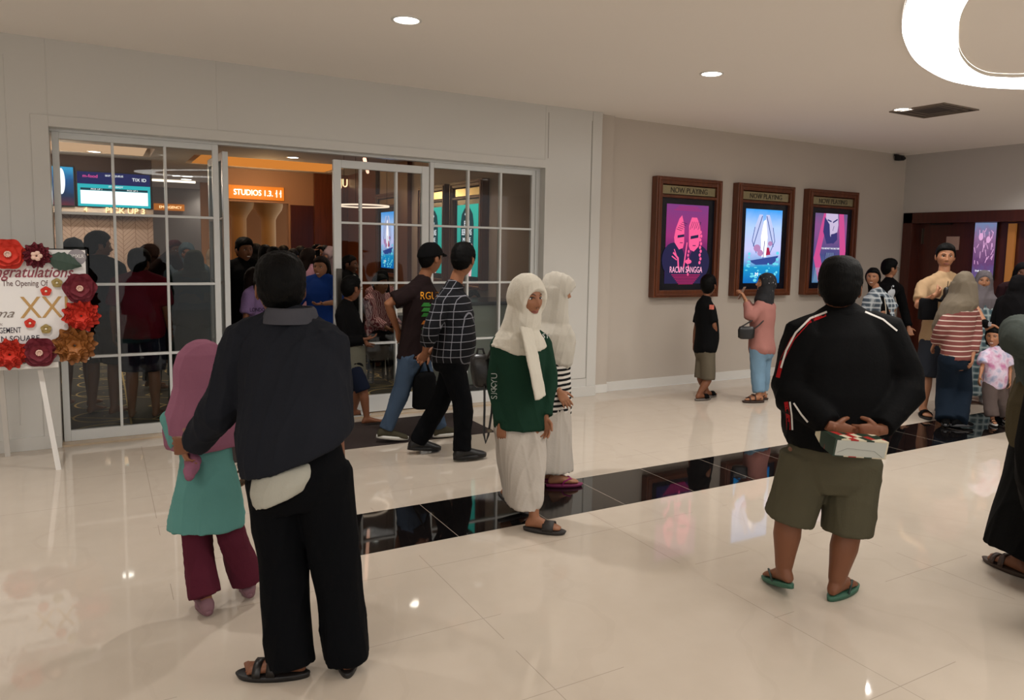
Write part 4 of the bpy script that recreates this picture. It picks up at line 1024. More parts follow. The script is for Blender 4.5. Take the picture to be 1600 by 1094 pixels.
    def patch(s, garment, name, mb, material, origin, dirv, lift=.003, parent=None):
        """lay a flat mesh (points in metres: x across, y up) onto a garment by projecting along dirv"""
        dg = None; bv = BVHTree.FromPolygons([tuple(v.co) for v in garment.data.vertices], [tuple(p.vertices) for p in garment.data.polygons])
        R3 = s.inv.to_3x3(); o = s.inv @ V(origin); d = (R3 @ V(dirv)).normalized(); up = V((0,0,1)); up = (up - d*up.dot(d)).normalized(); rt = d.cross(up)
        P, F = mb; out = []
        for p in P:
            q = o + rt*p[0] + up*p[1] - d*.5; hit = bv.ray_cast(q, d)
            out.append((hit[0] - d*(lift + max(0, p[2]))) if hit[0] else (o + rt*p[0] + up*p[1] - d*.02))
        m = MB(); m.add(out, F); ob = m.build(name, material, garment)
        return ob
def subgrid(w, h, nx, ny, cx=0, cy=0, skew=0):
    P = [(cx-w/2+w*i/nx+skew*(j/ny-.5), cy-h/2+h*j/ny, 0) for j in range(ny+1) for i in range(nx+1)]
    F = [(j*(nx+1)+i, j*(nx+1)+i+1, (j+1)*(nx+1)+i+1, (j+1)*(nx+1)+i) for j in range(ny) for i in range(nx)]; return P, F
# ================================================================== the people outside the glass
NAVY = fabric('charcoal_navy_fleece', (30,32,38), var=.15); BLK = fabric('black_cloth', (11,11,12)); BLKT = fabric('black_trouser_cloth', (7,8,11))
# --- 1 heavy set man in navy jacket, back to us, arm round the girl
p = Person('person seen from behind in charcoal navy jacket and black trousers, arm round a girl', .60, 2.83, -4, 1.555, g=1.12, sw=.205, skin=SK2, hh=.236)
p.px(head=(438,454,.03), neck=(455,508), shL=(386,527), shR=(510,535), hipL=(430,748), hipR=(503,738), kneeL=(442,885,.02), kneeR=(523,865,.02), ankL=(455,1018,-.02), ankR=(543,995,.03),
     elL=(345,640,.02), wrL=(303,695,.14), elR=(522,655,.10), wrR=(500,690,.32))
p.ha = math.radians(6); p.toe['L'] = math.radians(-62); p.toe['R'] = math.radians(16)
p.hand['L'] = dict(dir=(-.75,.75,-.15), thumb=(0,.3,1), palm=(.4,.8,-.3), curl=42)
p.body(belly=.05, toes=True, handbig=1.05)
p.hair(lift=.012, thick=.017, rough=.004)
t = p.top('jacket', NAVY, prof=[(.14,.216,.185,-.01),(.21,.228,.19,-.005),(.36,.226,.185,0),(.55,.222,.17,.01),(.7,.215,.158,.01),(.86,.20,.13,0),(.95,.15,.10,-.004)], tilt=.27, o=.03, frac=1.93, rs=.086, re=.060, belly=.06, fold=.006, fk=20, bulge=1.08)
m = MB(); r_ = []
for k, (rr, zz) in enumerate(((.102,.010),(.098,.034),(.090,.060),(.082,.068),(.076,.066),(.074,.02))): r_.append(ring_at(p.j['neck']+V((0,0,zz)), p.R, p.F, rr, rr*.95, 24, 2))
m.loft(r_, cap=False); p.emit(m, 'collar', fabric('charcoal_collar',(70,70,76)), remesh=False, parent=t)
m = MB(); m.loft([[V(q)-p.R*sh_ for q in r] for r, sh_ in zip(p.tiltr(p.trings([(-.05,.125,.162,-.02),(.02,.145,.166,-.02),(.11,.145,.150,-.01)]), .30), (.035,.028,.02))]); p.emit(m, 'shirt_tail', fabric('grey_white_shirt',(168,166,154)), fold=.003)
p.pants('trousers', BLKT, frac=2.0, rt=.118, rk=.094, rh=.084, o=.014, drop=.045, fold=.007, fk=16, waist=.2)
p.sandals(mat('black_strap_leather',(26,22,20),rough=.4), mat('black_sandal_sole',(22,20,20),rough=.5), 'two')
# --- 2 girl in dusty pink headscarf and teal tunic
PINKH = fabric('dusty_pink_jersey', (140,90,110)); TEAL = fabric('teal_cotton', (90,140,134)); WINE = fabric('wine_red_cloth', (84,32,46))
p = Person('person seen from behind in long dusty pink headscarf, teal tunic and wine red trousers', .36, 3.50, -6, 1.175, g=1.0, sw=.165, skin=SK1, hh=.2)
p.px(head=(318,577), neck=(318,625), shL=(277,650), shR=(362,650), hipL=(305,760), hipR=(345,760), kneeL=(308,850,.0), kneeR=(365,848,.03), ankL=(322,920,-.05), ankR=(388,893,.12),
     elL=(264,655,-.05), wrL=(284,700,-.10), elR=(388,690,.05), wrR=(384,730,.10))
p.ha = math.radians(14); p.toe['L'] = math.radians(-4)
p.body(hands=True)
p.pants('trousers', WINE, frac=1.93, rt=.095, rk=.092, rh=.098, o=.012, fold=.006)
t = p.top('tunic', TEAL, o=.02, frac=1.9, rs=.062, re=.060, fold=.006, prof=[(-.46,.225,.175,-.03),(-.3,.22,.17,-.02),(-.12,.205,.16,-.01),(0,.19,.15,-.01),(.3,.155,.115,0),(.7,.165,.118,0),(.9,.15,.1,0)])
nb = p.j['neck']; hc = p.hpt(0,-.012,-.04)
p.hijab(PINKH, prof=[(hc+V((0,0,.160)),.03,.03),(hc+V((0,0,.145)),.062,.065),(hc+V((0,0,.11)),.096,.097),(hc+V((0,0,.05)),.114,.112),(hc-V((0,0,.03)),.115,.112),(nb,.135,.122),(nb-V((0,0,.06)),.16,.14),(nb-V((0,0,.12)),.165,.15),(nb-V((0,0,.175)),.160,.145),(nb-V((0,0,.20)),.15,.135)], fold=.006, fk=18, zs=.5, o=.026,
        extra=lambda m: m.tube([at(345,690,y=3.62), at(300,722,y=3.55-.12), at(296,745,y=3.50-.16)], [.03,.034,.026], n=12))
p.shoes(mat('dusty_pink_shoe',(120,84,92),rough=.7))
# --- 3 heavy man in black track jacket holding a gift bag behind him
TRK = fabric('black_track_cloth', (6,6,7), rough=.8); OLV = fabric('olive_grey_shorts_cloth', (78,74,58))
p = Person('person seen from behind in black track jacket, olive shorts and flip flops', 2.84, 2.34, 52, 1.575, g=1.22, sw=.25, skin=SK2, vox=.0075, hh=.25)
p.px(head=(1312,452), neck=(1314,492), shL=(1262,522), shR=(1374,518), hipL=(1262,715), hipR=(1335,720), kneeL=(1232,815,.03), kneeR=(1323,835,.0), ankL=(1224,898,.05), ankR=(1308,897,.0),
     elL=(1238,612,-.02), wrL=(1300,667,-.22), elR=(1415,605,-.02), wrR=(1375,672,-.20))
p.ha = p.a; p.toe['L'] = math.radians(20); p.toe['R'] = math.radians(78); p.fp['L'] = 14
b_ = atd(1343,690,p.D-.30)
p.hand['L'] = dict(dir=(.8,-.35,-.35), thumb=(0,0,1), palm=(.1,.2,-1), curl=45); p.hand['R'] = dict(dir=(-.75,.45,-.15), thumb=(0,0,1), palm=(.2,.4,-.8), curl=45)
p.body(belly=.07, toes=True, legk=1.12, handbig=1.08)
p.hair(thick=.017, lift=.014, rough=.003)
RED_ = fabric('red_piping', (150,26,30)); WHP = fabric('white_piping', (214,210,204))
t = p.top('track_jacket', TRK, hem=.0, o=.032, rs=.125, re=.062, frac=1.96, belly=.13, fold=.005, fk=16, bulge=1.18, smooth=14,
   prof=[(.09,.218,.185,-.01),(.13,.235,.20,0),(.25,.25,.21,.01),(.45,.265,.215,.01),(.68,.262,.19,0),(.85,.235,.155,0),(.95,.17,.11,0)])
def strips(p, t, q, pts, w, name, material, off=.002):
    """piping laid on a garment: project a ribbon given by pixel points"""
    bv = BVHTree.FromPolygons([tuple(v.co) for v in t.data.vertices], [tuple(f.vertices) for f in t.data.polygons]); m = MB()
    eye = p.inv @ CAMP; R3 = p.inv.to_3x3(); L_ = []
    dens = []
    for (a, b) in zip(pts[:-1], pts[1:]):
        for k in range(6): dens.append((lerp(a[0],b[0],k/6), lerp(a[1],b[1],k/6)))
    dens.append(pts[-1])
    for i, (u, v) in enumerate(dens):
        a = dens[max(i-1,0)]; b = dens[min(i+1,len(dens)-1)]; tx, ty = b[0]-a[0], b[1]-a[1]; l = math.hypot(tx,ty) or 1; nx, ny = -ty/l*w/2, tx/l*w/2; row = []
        for sg in (-1,1):
            d = (R3 @ ray(u+sg*nx, v+sg*ny)).normalized(); h = bv.ray_cast(eye, d); row.append(h[0] - d*off if h[0] else None)
        L_.append(row)
    for r0, r1 in zip(L_[:-1], L_[1:]):
        if None in r0 or None in r1: continue
        if (r0[0]-r1[0]).length > .12: continue
        n = (r1[0]-r0[0]).cross(r0[1]-r0[0]); n = n.normalized()*.0016 if n.length > 0 else n
        m.add([r0[0],r0[1],r1[1],r1[0],r0[0]+n,r0[1]+n,r1[1]+n,r1[0]+n], [(0,1,2,3),(7,6,5,4),(0,4,5,1),(1,5,6,2),(2,6,7,3),(3,7,4,0)])
    return m.build(name, material, t)
strips(p, t, 0, [(1290,491),(1262,503),(1238,530),(1222,562),(1215,590)], 6, 'red_piping', RED_)
strips(p, t, 0, [(1292,487),(1266,497),(1243,520),(1228,548),(1220,575)], 2.6, 'white_piping', WHP, .004)
strips(p, t, 0, [(1352,487),(1380,499),(1402,517)], 2.6, 'white_piping', WHP, .004)
strips(p, t, 0, [(1228,628),(1231,650),(1232,672)], 6, 'red_piping', RED_); strips(p, t, 0, [(1234,628),(1237,650),(1238,672)], 2.2, 'white_piping', WHP, .004)
strips(p, t, 0, [(1240,630),(1252,648),(1262,660)], 2.4, 'white_piping', WHP, .004)
m = MB(); r_ = []
for k, (rr, zz) in enumerate(((.092,-.045),(.088,.0),(.083,.03),(.074,.03),(.074,-.01))): r_.append(ring_at(p.j['neck']+V((0,0,zz)), p.R, p.F, rr, rr*.95, 24, 2))
m.loft(r_, cap=False); p.emit(m, 'collar', TRK, remesh=False, parent=t)
p.pants('shorts', OLV, frac=.97, rt=.125, rh=.112, o=.012, belly=.03, waist=.2, fold=.006, fk=16)
p.sandals(mat('dark_green_rubber_strap',(20,44,36),rough=.5), mat('green_rubber_sole',(52,96,76),rough=.6), 'flip', name='flip_flop')
# gift bag in his hands
bagc = atd(1345,702,p.D-.40); t = empty('gift_bag', bagc, 0, 'small gift bag patterned with red, white and green squares held behind the black jacket', 'gift bag')
rx = (atd(1386,697,p.D-.30)-atd(1304,691,p.D-.33)).normalized(); uy = V((0,0,1)); uy = (uy-rx*uy.dot(rx)).normalized(); fz = uy.cross(rx)    # fz away from camera
Mx = Matrix.Rotation(math.radians(6), 3, rx); up_ = Mx@uy; fo = Mx@fz
hw, hb, hl = .118, .038, .085
def bag_mat():
    g = NT('gift_bag_squares'); x, y, z = g.xyz('Generated'); 
    cx = g.math('FLOOR', g.math('MULTIPLY', x, 9)); cz = g.math('FLOOR', g.math('MULTIPLY', y, 6)); cm = g.n('ShaderNodeCombineXYZ'); g.l(cx, cm.inputs[0]); g.l(cz, cm.inputs[1])
    wn = g.n('ShaderNodeTexWhiteNoise'); g.l(cm.outputs[0], wn.inputs['Vector']); r = g.n('ShaderNodeValToRGB'); r.color_ramp.interpolation = 'CONSTANT'; g.l(wn.outputs[0], r.inputs[0]); e = r.color_ramp.elements
    e[0].color = srgb(18,44,30); e[0].position = 0; e[1].color = srgb(196,186,160); e[1].position = .38; n3 = e.new(.68); n3.color = srgb(156,28,26)
    g.l(r.outputs[0], g.b.inputs['Base Color']); g.b.inputs['Roughness'].default_value = .35; return g.m
BAGM = bag_mat()
m = MB(); bm_ = Matrix((rx, fo, up_)).transposed()
R0 = lambda a, b, c: bm_ @ V((a, b, c))
base = [R0(-hw,0,-hb),R0(hw,0,-hb),R0(hw,0,hb),R0(-hw,0,hb)]; mid = [R0(-hw,hl*2*.6,-hb*.9),R0(hw,hl*2*.6,-hb*.9),R0(hw,hl*2*.6,hb*.9),R0(-hw,hl*2*.6,hb*.9)]
end = [R0(-hw,hl*2,-hb*.2),R0(hw,hl*2,-hb*.2),R0(hw,hl*2,hb*.2),R0(-hw,hl*2,hb*.2)]
m.loft([base, mid, end]); m.build('bag_body', BAGM, t)
m = MB(); m.add([R0(-hw+.008,-.0015,-hb+.005),R0(hw-.008,-.0015,-hb+.005),R0(hw-.008,-.0015,hb-.005),R0(-hw+.008,-.0015,hb-.005)], [(0,1,2,3)]); m.build('base_card', mat('white_card',(170,172,164),rough=.6), t)
m = MB(); L3 = mat('card_fold_line',(120,122,116)); 
for a, b in (((-.10,-.02),(-.06,.0)),((-.06,0),(.06,-.005)),((.06,-.005),(.10,-.03))): m.tube([R0(a[0],-.002,-a[1]*-1),R0(b[0],-.002,-b[1]*-1)], .0008, n=4)
m.build('fold_line', L3, t)
# --- 4 girl in green sweater walking towards us
GRN = fabric('bottle_green_knit', (26,54,41)); CREAM = fabric('cream_chiffon', (206,200,186), var=.05); SKW = fabric('off_white_skirt_cloth', (188,180,170), var=.05)
PW = fabric('pale_grey_chiffon', (190,184,172), var=.05)
def scarf_tail(p, pts, w0, w1, name, material, th=.012):
    m = MB(); rings = []
    for i, q in enumerate(pts):
        q = V(q); t = (V(pts[min(i+1,len(pts)-1)])-V(pts[max(i-1,0)])).normalized(); lat = (p.R - t*p.R.dot(t)).normalized(); n = lat.cross(t)
        rings.append(ring_at(q, lat, n, lerp(w0,w1,i/(len(pts)-1)), th, 16, 2.2))
    m.loft(rings); return p.emit(m, name, material, vox=.006, fold=.003, fk=60, zs=.15, smooth=1)
p = Person('person walking in bottle green sweater, cream headscarf and long white skirt', 2.10, 3.80, 150, 1.455, g=.92, sw=.17, skin=SKIN((146,98,70),'warm_tan'), hh=.245)
p.px(head=(823,467,-.03), neck=(812,520), shR=(783,540,-.02), shL=(846,538,.03), hipR=(795,655), hipL=(832,655,.03), kneeR=(805,745,.04), kneeL=(828,755,-.06), ankR=(797,782,.22), ankL=(834,822,-.12),
     elR=(776,598,.0), wrR=(783,662,-.06), elL=(858,592,.04), wrL=(852,652,-.02))
p.ha = math.radians(170); p.hp = .05; p.toe['L'] = math.radians(135); p.toe['R'] = math.radians(150); p.fp['R'] = 22
for q in 'LR': p.hand[q] = dict(dir=(0,-.1,-1), thumb=p.F, curl=30)
p.body(fem=True, straight=True)
p.skirt('skirt', SKW, .12, .10, .10, fold=.006, fk=22, wt=.135, dt=.10)
t = p.top('sweater', GRN, hem=-.10, o=.036, frac=1.95, rs=.072, re=.05, fold=.005, fk=22, bulge=1.08, flare=.012)
P_, F_ = subgrid(.03,.16,3,10)
for k, (u, v) in enumerate(((768,590),(768,602),(768,615))):
    tp = text_mb(('KYU','JCC','S')[k], height=.035, depth=.0012); P2 = [(-q[1], q[0], 0) for q in tp[0]]
    p.patch(t, 'sleeve_lettering', (P2, tp[1]), fabric('white_print',(206,210,206)), atd(u+4,v+6,p.D), (p.inv.to_3x3().inverted()@V((0,0,0)))+ray(u+4,v+6).normalized())
tp = text_mb('SY', height=.028, depth=.001); p.patch(t, 'chest_lettering', (tp[0], tp[1]), MATS['white_print'], atd(853,525,p.D), ray(853,525).normalized())
p.hijab(CREAM, drop_f=.125, drop_b=.14, fold=.003, fk=30, wsh=.20, dsh=.155, o=.024, side_up=.07, open_=(.054,.072), cz=-.016)
nb = p.j['neck']
scarf_tail(p, [atd(822,512,p.D-.12), atd(830,545,p.D-.155), atd(838,585,p.D-.165), atd(845,622,p.D-.155)], .060, .062, 'scarf_tail', CREAM, .012)
p.sandals(mat('dark_grey_strap',(40,36,34),rough=.6), mat('dark_grey_sole',(46,42,40),rough=.7), 'slide')
# mini backpack on her shoulder
t = empty('backpack', atd(752,585,p.D+.02), 0, 'small black leather backpack hanging beside the bottle green sweater', 'backpack')
LEA = mat('black_leather', (20,19,18), rough=.35, spec=.5, bump=.2, bscale=120)
bc = atd(754,578,p.D+.06); bx = (atd(764,592,p.D+.02)-atd(742,560,p.D+.10)); 
m = MB(); rr = (CR*1).normalized(); fwd_ = V((_fw.x,_fw.y,0)).normalized()
rings = []
for zz, w_, d_ in ((-.10,.055,.045),(-.085,.07,.055),(.0,.072,.058),(.07,.06,.05),(.095,.035,.03)): rings.append(ring_at(bc + V((0,0,zz)) + rr*(-.18*zz-.0), rr, fwd_, w_, d_, 24, 3.2))
m.loft(rings).build('bag_body', LEA, t, smooth=True)
m = MB(); m.tube([bc+V((0,0,.09))-rr*.035, bc+V((0,0,.125))-rr*.03, bc+V((0,0,.125))+rr*.0, bc+V((0,0,.09))+rr*.01], .007, n=8); m.build('handle', LEA, t, smooth=True)
m = MB(); m.tube([atd(757,605,p.D), atd(757,640,p.D), atd(756,678,p.D-.01), atd(759,692,p.D-.01), atd(763,680,p.D-.02), atd(768,645,p.D-.02), atd(770,612,p.D-.02)], .007, n=8); m.tube([atd(760,562,p.D), atd(768,545,p.D-.02), atd(778,528,p.D-.05)], .007, n=8)
m.build('shoulder_strap', LEA, t, smooth=True)
m = MB(); m.box((-.012,-.006,-.008),(.012,.006,.008)); b_ = m.build('buckle', METAL, t); b_.location = atd(765,673,p.D-.03)
for ob in list(t.children):      # children were laid out in world space
    if ob.name.startswith('buckle'): ob.location = ob.location - t.location
    else:
        for v_ in ob.data.vertices: v_.co -= t.location
# --- 5 woman in profile behind her
p = Person('person in pale grey headscarf walking behind the green sweater, face turned right', 2.68, 4.32, 128, 1.465, g=.95, sw=.165, skin=SK3)
p.px(head=(869,453,-.02), neck=(862,505), shR=(846,520,-.05), shL=(872,520,.08), hipR=(858,640,-.03), hipL=(872,640,.05), ankR=(850,730,.04), ankL=(868,742,-.06), elR=(850,575,-.02), wrR=(874,612,-.10), elL=(868,570,.12), wrL=(872,620,.05))
p.ha = math.radians(112); p.hp = .22; p.toe['L'] = math.radians(110); p.toe['R'] = math.radians(118)
p.body(fem=True, straight=True)
def stripe(name, c1, c2, pitch, duty=.5, axis=2, base=None):
    g = NT(name); co = g.xyz()[axis]; a = g.math('FRACT', g.math('DIVIDE', co, pitch)); a = g.math('GREATER_THAN', a, duty)
    g.l(g.mix(a, srgb(*c1), srgb(*c2)), g.b.inputs['Base Color']); g.b.inputs['Roughness'].default_value = .9; g.b.inputs['Specular IOR Level'].default_value = .2; return g.m
p.skirt('skirt', SKW, .10, .175, .15, fold=.007, fk=20, wt=.135, dt=.11)
p.top('striped_top', stripe('black_white_stripes',(18,18,20),(214,208,200),.034), hem=-.1, o=.022, frac=1.9, rs=.066, re=.044)
hc = p.hpt(0,-.012,-.04); nb = p.j['neck']
p.hijab(PW, peak=.028, open_=(.052,.066), cz=-.02, fold=.006, fk=30, prof=[(hc+V((0,0,.05)),.09,.09),(hc-V((0,0,.03)),.092,.098),(nb,.12,.115),(nb-V((0,0,.07)),.175,.145),(nb-V((0,0,.18)),.175,.155),(nb-V((0,0,.27)),.14,.15),(nb-V((0,0,.30)),.10,.13)])
p.sandals(fabric('magenta_strap',(150,40,110)), mat('magenta_sole',(120,36,80),rough=.6), 'flip', name='flip_flop')
# --- 6 man in checked shirt
def plaid(name, base, lines, px_=.085, wdt=.006, base2=None, kz=1.0):
    g = NT(name); x, y, z = g.xyz(); u = g.math('ADD', g.math('MULTIPLY', x, .8), g.math('MULTIPLY', y, .6))
    a = g.line(u, 0, px_, wdt); b = g.line(z, 0, px_*kz, wdt); c = g.math('MAXIMUM', g.math('MULTIPLY', a, .6), g.math('MULTIPLY', b, .8))
    if base2:
        w1 = g.line(u, px_*.5, px_, px_*.24); w2 = g.line(z, px_*.5, px_*kz, px_*.24); k = g.math('MULTIPLY', g.math('ADD', w1, w2), .45); bc_ = g.mix(k, srgb(*base), srgb(*base2))
    else: bc_ = srgb(*base)
    g.l(g.mix(c, bc_, srgb(*lines)), g.b.inputs['Base Color']); g.b.inputs['Roughness'].default_value = .9; g.b.inputs['Specular IOR Level'].default_value = .2; return g.m
p = Person('person walking right in black checked shirt, black trousers and black shoes, looking toward the doors', 2.28, 5.28, 88, 1.665, g=1.02, sw=.185, skin=SK1)
p.px(head=(724,407,0), neck=(707,455), shL=(716,470,.17), shR=(690,475,-.17), hipL=(712,560,.08), hipR=(703,560,-.08), kneeL=(690,625,.08), kneeR=(724,632,-.05), ankL=(652,703,.08), ankR=(722,700,-.10),
     elR=(672,520,-.24), wrR=(664,550,-.10), elL=(700,525,.28), wrL=(668,552,.12))
p.ha = math.radians(48); p.toe['L'] = math.radians(96); p.toe['R'] = math.radians(92); p.fp['L'] = 6
p.hand['R'] = dict(curl=35)
p.body(belly=.02)
p.hair(thick=.015, lift=.008)
p.pants('trousers', BLKT, frac=2.0, rt=.105, rk=.078, rh=.068, o=.018, fold=.005, drop=.02)
p.top('checked_shirt', plaid('black_white_check',(14,15,19),(150,150,158),.056,.0022), hem=-.08, o=.028, frac=1.55, rs=.074, re=.056, belly=.045, fold=.004, flare=.0)
p.shoes(mat('black_shoe_leather',(12,12,12),rough=.5), mat('black_shoe_sole',(16,16,16),rough=.6))
# --- 7 man in cap
p = Person('person in black cap, dark brown t-shirt and blue jeans striding out of the doors', 2.22, 5.80, 82, 1.65, g=.95, sw=.182, skin=SK1)
p.px(head=(673,405,0), neck=(659,445), shL=(668,455,.16), shR=(640,458,-.16), hipL=(655,560,.08), hipR=(642,560,-.08), kneeR=(628,610,-.06), kneeL=(672,618,.1), ankR=(603,672,-.04), ankL=(688,668,.14), elR=(606,474,-.22), wrR=(622,518,-.05), elL=(690,500,.3), wrL=(694,540,.34))
p.ha = math.radians(68); p.toe['L'] = math.radians(88); p.toe['R'] = math.radians(98); p.fp['R'] = 8
p.body()
p.hair(thick=.010)
DEN = fabric('blue_denim', (62,78,98), var=.2, bump=.4)
p.pants('jeans', DEN, frac=2.0, rt=.10, rk=.072, rh=.062, o=.014, fold=.006, fk=26, drop=.0)
t = p.top('t_shirt', fabric('dark_brown_cotton',(34,24,24)), hem=-.02, o=.022, frac=.75, rs=.072, re=.072, fold=.005)
tp = text_mb('RGUT', height=.06, width=.17, depth=.001); p.patch(t, 'shirt_print', tp, fabric('orange_print',(222,150,40)), atd(674,462,p.D), ray(674,462).normalized())
for k, (yy, c) in enumerate(((476,(60,130,60)),(484,(60,130,60)),(492,(60,130,60)),(504,(200,120,50)),(512,(60,130,60)))):
    p.patch(t, 'shirt_print', subgrid(.09,.03,4,2,skew=.02), fabric('print_%d'%c[0],c), atd(669,yy,p.D), ray(669,yy).normalized())
n_, m_ = 56, 44; x,y,z,dx,dy,dz = head_grid(n_, m_); w_ = sstep(z-np.interp(y,[-.1,0,.09],[.005,.02,.045]), -.004,.004); off = w_*.030-.010; nx,ny,nz=x/.077,y/.095,z/.115; Ln=np.sqrt(nx**2+ny**2+nz**2)
x=x+nx/Ln*off; y=y+ny/Ln*off; z=z+nz/Ln*off; r,f,u=p.headframe(); Pp=np.stack([x,y,z],-1).reshape(-1,3)@np.array([r[:],f[:],u[:]])*p.hs+np.array(p.j['head'][:])
m = MB(); m.add(Pp.tolist(), grid_faces(n_,m_)); cap = p.emit(m,'cap',BLK,remesh=False)
m = MB(); rings=[]
for tt in (0,.5,1):
    rings.append([p.hpt(.075*math.cos(a)*(1-.25*tt), .075+.085*tt*math.sin(a)**.5 if math.sin(a)>0 else .075, .045-.02*tt*1.0+.012*math.sin(a)*1+dzz) for a in [PI*k/10 for k in range(11)] for dzz in (0,)] + [p.hpt(.075*math.cos(a)*(1-.25*tt), .075+.085*tt*max(math.sin(a),0)**.5, .039-.02*tt+.012*math.sin(a)) for a in [PI*k/10 for k in range(10,-1,-1)]])
m.loft(rings); p.emit(m,'cap_brim',BLK,remesh=False,parent=cap)
p.shoes(fabric('olive_knit_shoe',(70,66,52)), mat('white_rubber_sole',(206,204,196),rough=.5))
m = MB(); m.tube([atd(648,600,p.D-.02),atd(652,585,p.D-.1),atd(664,560,p.D-.12),atd(672,585,p.D-.05)],.012,n=8); b0=atd(663,608,p.D-.05); m.loft([ring_at(b0+V((0,0,zz)), (p.F+p.R*.3).normalized(), V((-p.F.y,p.F.x,0)).normalized(), ww, .045, 20, 4) for zz,ww in ((-.16,.075),(-.145,.09),(.10,.085),(.14,.065))])
t=m.build('handbag',BLK,None,smooth=True); tag(t,'black shoulder bag hanging between the man in the cap and the checked shirt','bag')
# --- 8 boy in black leaving
p = Person('boy in black jacket and navy shorts stepping out beside the glass door', 2.02, 6.55, 60, 1.33, g=.9, sw=.155, skin=SK2)
p.px(head=(549,452,0), neck=(541,478), shL=(552,492,.12), shR=(532,494,-.12), hipL=(557,570,.06), hipR=(550,570,-.06), kneeL=(560,610,.10), kneeR=(568,612,-.05), ankL=(553,640,.25), ankR=(573,655,-.04), elR=(540,535,-.14), wrR=(570,530,-.08), elL=(565,525,.18), wrL=(572,535,.1))
p.ha = math.radians(62); p.toe['R'] = math.radians(88); p.toe['L']=math.radians(80)
p.body(toes=True); p.hair(thick=.014, lift=.006)
p.pants('shorts', fabric('navy_shorts_cloth',(22,28,44)), frac=.98, rt=.10, rh=.095, o=.016)
p.top('jacket', BLK, hem=-.12, o=.024, frac=1.9, rs=.066, re=.05)
m = MB(); m.loft(p.trings([(-.16,.175,.13,-.01),(-.05,.175,.13,-.01),(.3,.165,.125,.02)])); p.emit(m,'shirt',fabric('grey_green_shirt',(98,96,84)))
p.sandals(mat('white_strap',(206,206,204),rough=.5), mat('white_sandal_sole',(190,190,186),rough=.6), 'slide', 'L')
m = MB(); m.tube([p.hpt(.07,.02,.012),p.hpt(.05,.08,.012),p.hpt(0,.1,.012),p.hpt(-.05,.08,.012)],.0035,n=6)
for sg in (-1,1):
    pts=[p.hpt(sg*.032+.018*math.cos(a),.102,.008+.013*math.sin(a)) for a in [2*PI*k/12 for k in range(13)]]; m.tube(pts,.0022,n=5,cap=False)
p.emit(m,'glasses',mat('glasses_rim',(150,140,120),rough=.3,metal=.6),remesh=False)
# --- 9 boy looking at the posters
OLV2 = fabric('grey_brown_cargo', (96,88,74))
p = Person('boy in black t-shirt and cargo shorts looking up at the magenta film poster', 5.70, 6.10, 40, 1.365, g=1.02, sw=.165, skin=SK2)
p.px(head=(1107,447,0), neck=(1102,470), shL=(1096,480,.10), shR=(1110,482,-.10), hipL=(1100,545,.05), hipR=(1106,545,-.05), kneeL=(1095,592,.05), kneeR=(1106,594,-.05), ankL=(1104,614,.10), ankR=(1092,624,-.07), elR=(1116,510,-.12), wrR=(1119,534,-.03))
p.ha = math.radians(62); p.hp = -.25; p.toe['L'] = math.radians(80); p.toe['R'] = math.radians(88)
p.body(belly=.03, toes=True); p.hair(thick=.017, lift=.008)
t = p.pants('cargo_shorts', OLV2, frac=.99, rt=.11, rh=.098, o=.018, fold=.006)
t = p.top('t_shirt', BLK, hem=-.10, o=.022, frac=.8, rs=.076, re=.07, belly=.04, fold=.004)
p.patch(t,'shirt_print',(lambda q:(q[0],q[1]))(subgrid(.05,.05,4,4)), fabric('salmon_print',(176,96,82)), atd(1112,480,p.D), ray(1112,480).normalized())
p.sandals(BLK, mat('grey_sandal_sole',(104,96,90),rough=.6), 'slide')
# --- 10 woman photographing the poster
FLOR = None
def floral():
    g = NT('black_floral_scarf'); v = g.n('ShaderNodeTexVoronoi'); v.inputs['Scale'].default_value = 34; g.l(g.tc.outputs['Object'], v.inputs['Vector']); a = g.math('LESS_THAN', v.outputs['Distance'], .22)
    n = g.math('GREATER_THAN', g.noise(8,2), .5); a = g.math('MULTIPLY', a, n); g.l(g.mix(a, srgb(16,16,20), srgb(150,146,150)), g.b.inputs['Base Color']); g.b.inputs['Roughness'].default_value = .85; return g.m
FLOR = floral(); PNK = fabric('salmon_pink_blouse', (158,108,100)); LDEN = fabric('light_blue_denim', (112,142,164), var=.2)
p = Person('person in black floral headscarf, pink blouse and light jeans holding up a phone', 6.14, 5.78, -36, 1.445, g=1.05, sw=.165, skin=SK3)
p.px(head=(1197,444,0), neck=(1194,470), shL=(1184,484,-.10), shR=(1204,482,.10), hipL=(1184,545,-.06), hipR=(1194,545,.06), kneeL=(1184,588,-.04), kneeR=(1193,588,.06), ankL=(1186,620,-.06), ankR=(1192,616,.10), elL=(1172,498,-.14), wrL=(1165,468,-.06), elR=(1180,498,.06), wrR=(1163,466,.04))
p.a += .0; p.ha = math.radians(-58); p.hp = -.15; p.toe['L'] = math.radians(-66); p.toe['R'] = math.radians(-60)
for q in 'LR': p.hand[q] = dict(dir=(-.3,.35,.8), thumb=(.6,.5,.2), palm=(-.2,.8,.4), curl=30)
p.body(fem=True); 
p.pants('jeans', LDEN, frac=1.86, rt=.108, rk=.085, rh=.072, o=.016, fold=.005)
p.top('blouse', PNK, hem=-.10, o=.030, frac=1.85, rs=.078, re=.05, fold=.006, bulge=1.15)
p.hijab(FLOR, drop_f=.12, drop_b=.24, wsh=.15, dsh=.12, fold=.004)
p.sandals(mat('brown_strap',(46,26,20),rough=.5), mat('brown_sole',(52,34,26),rough=.6), 'strap')
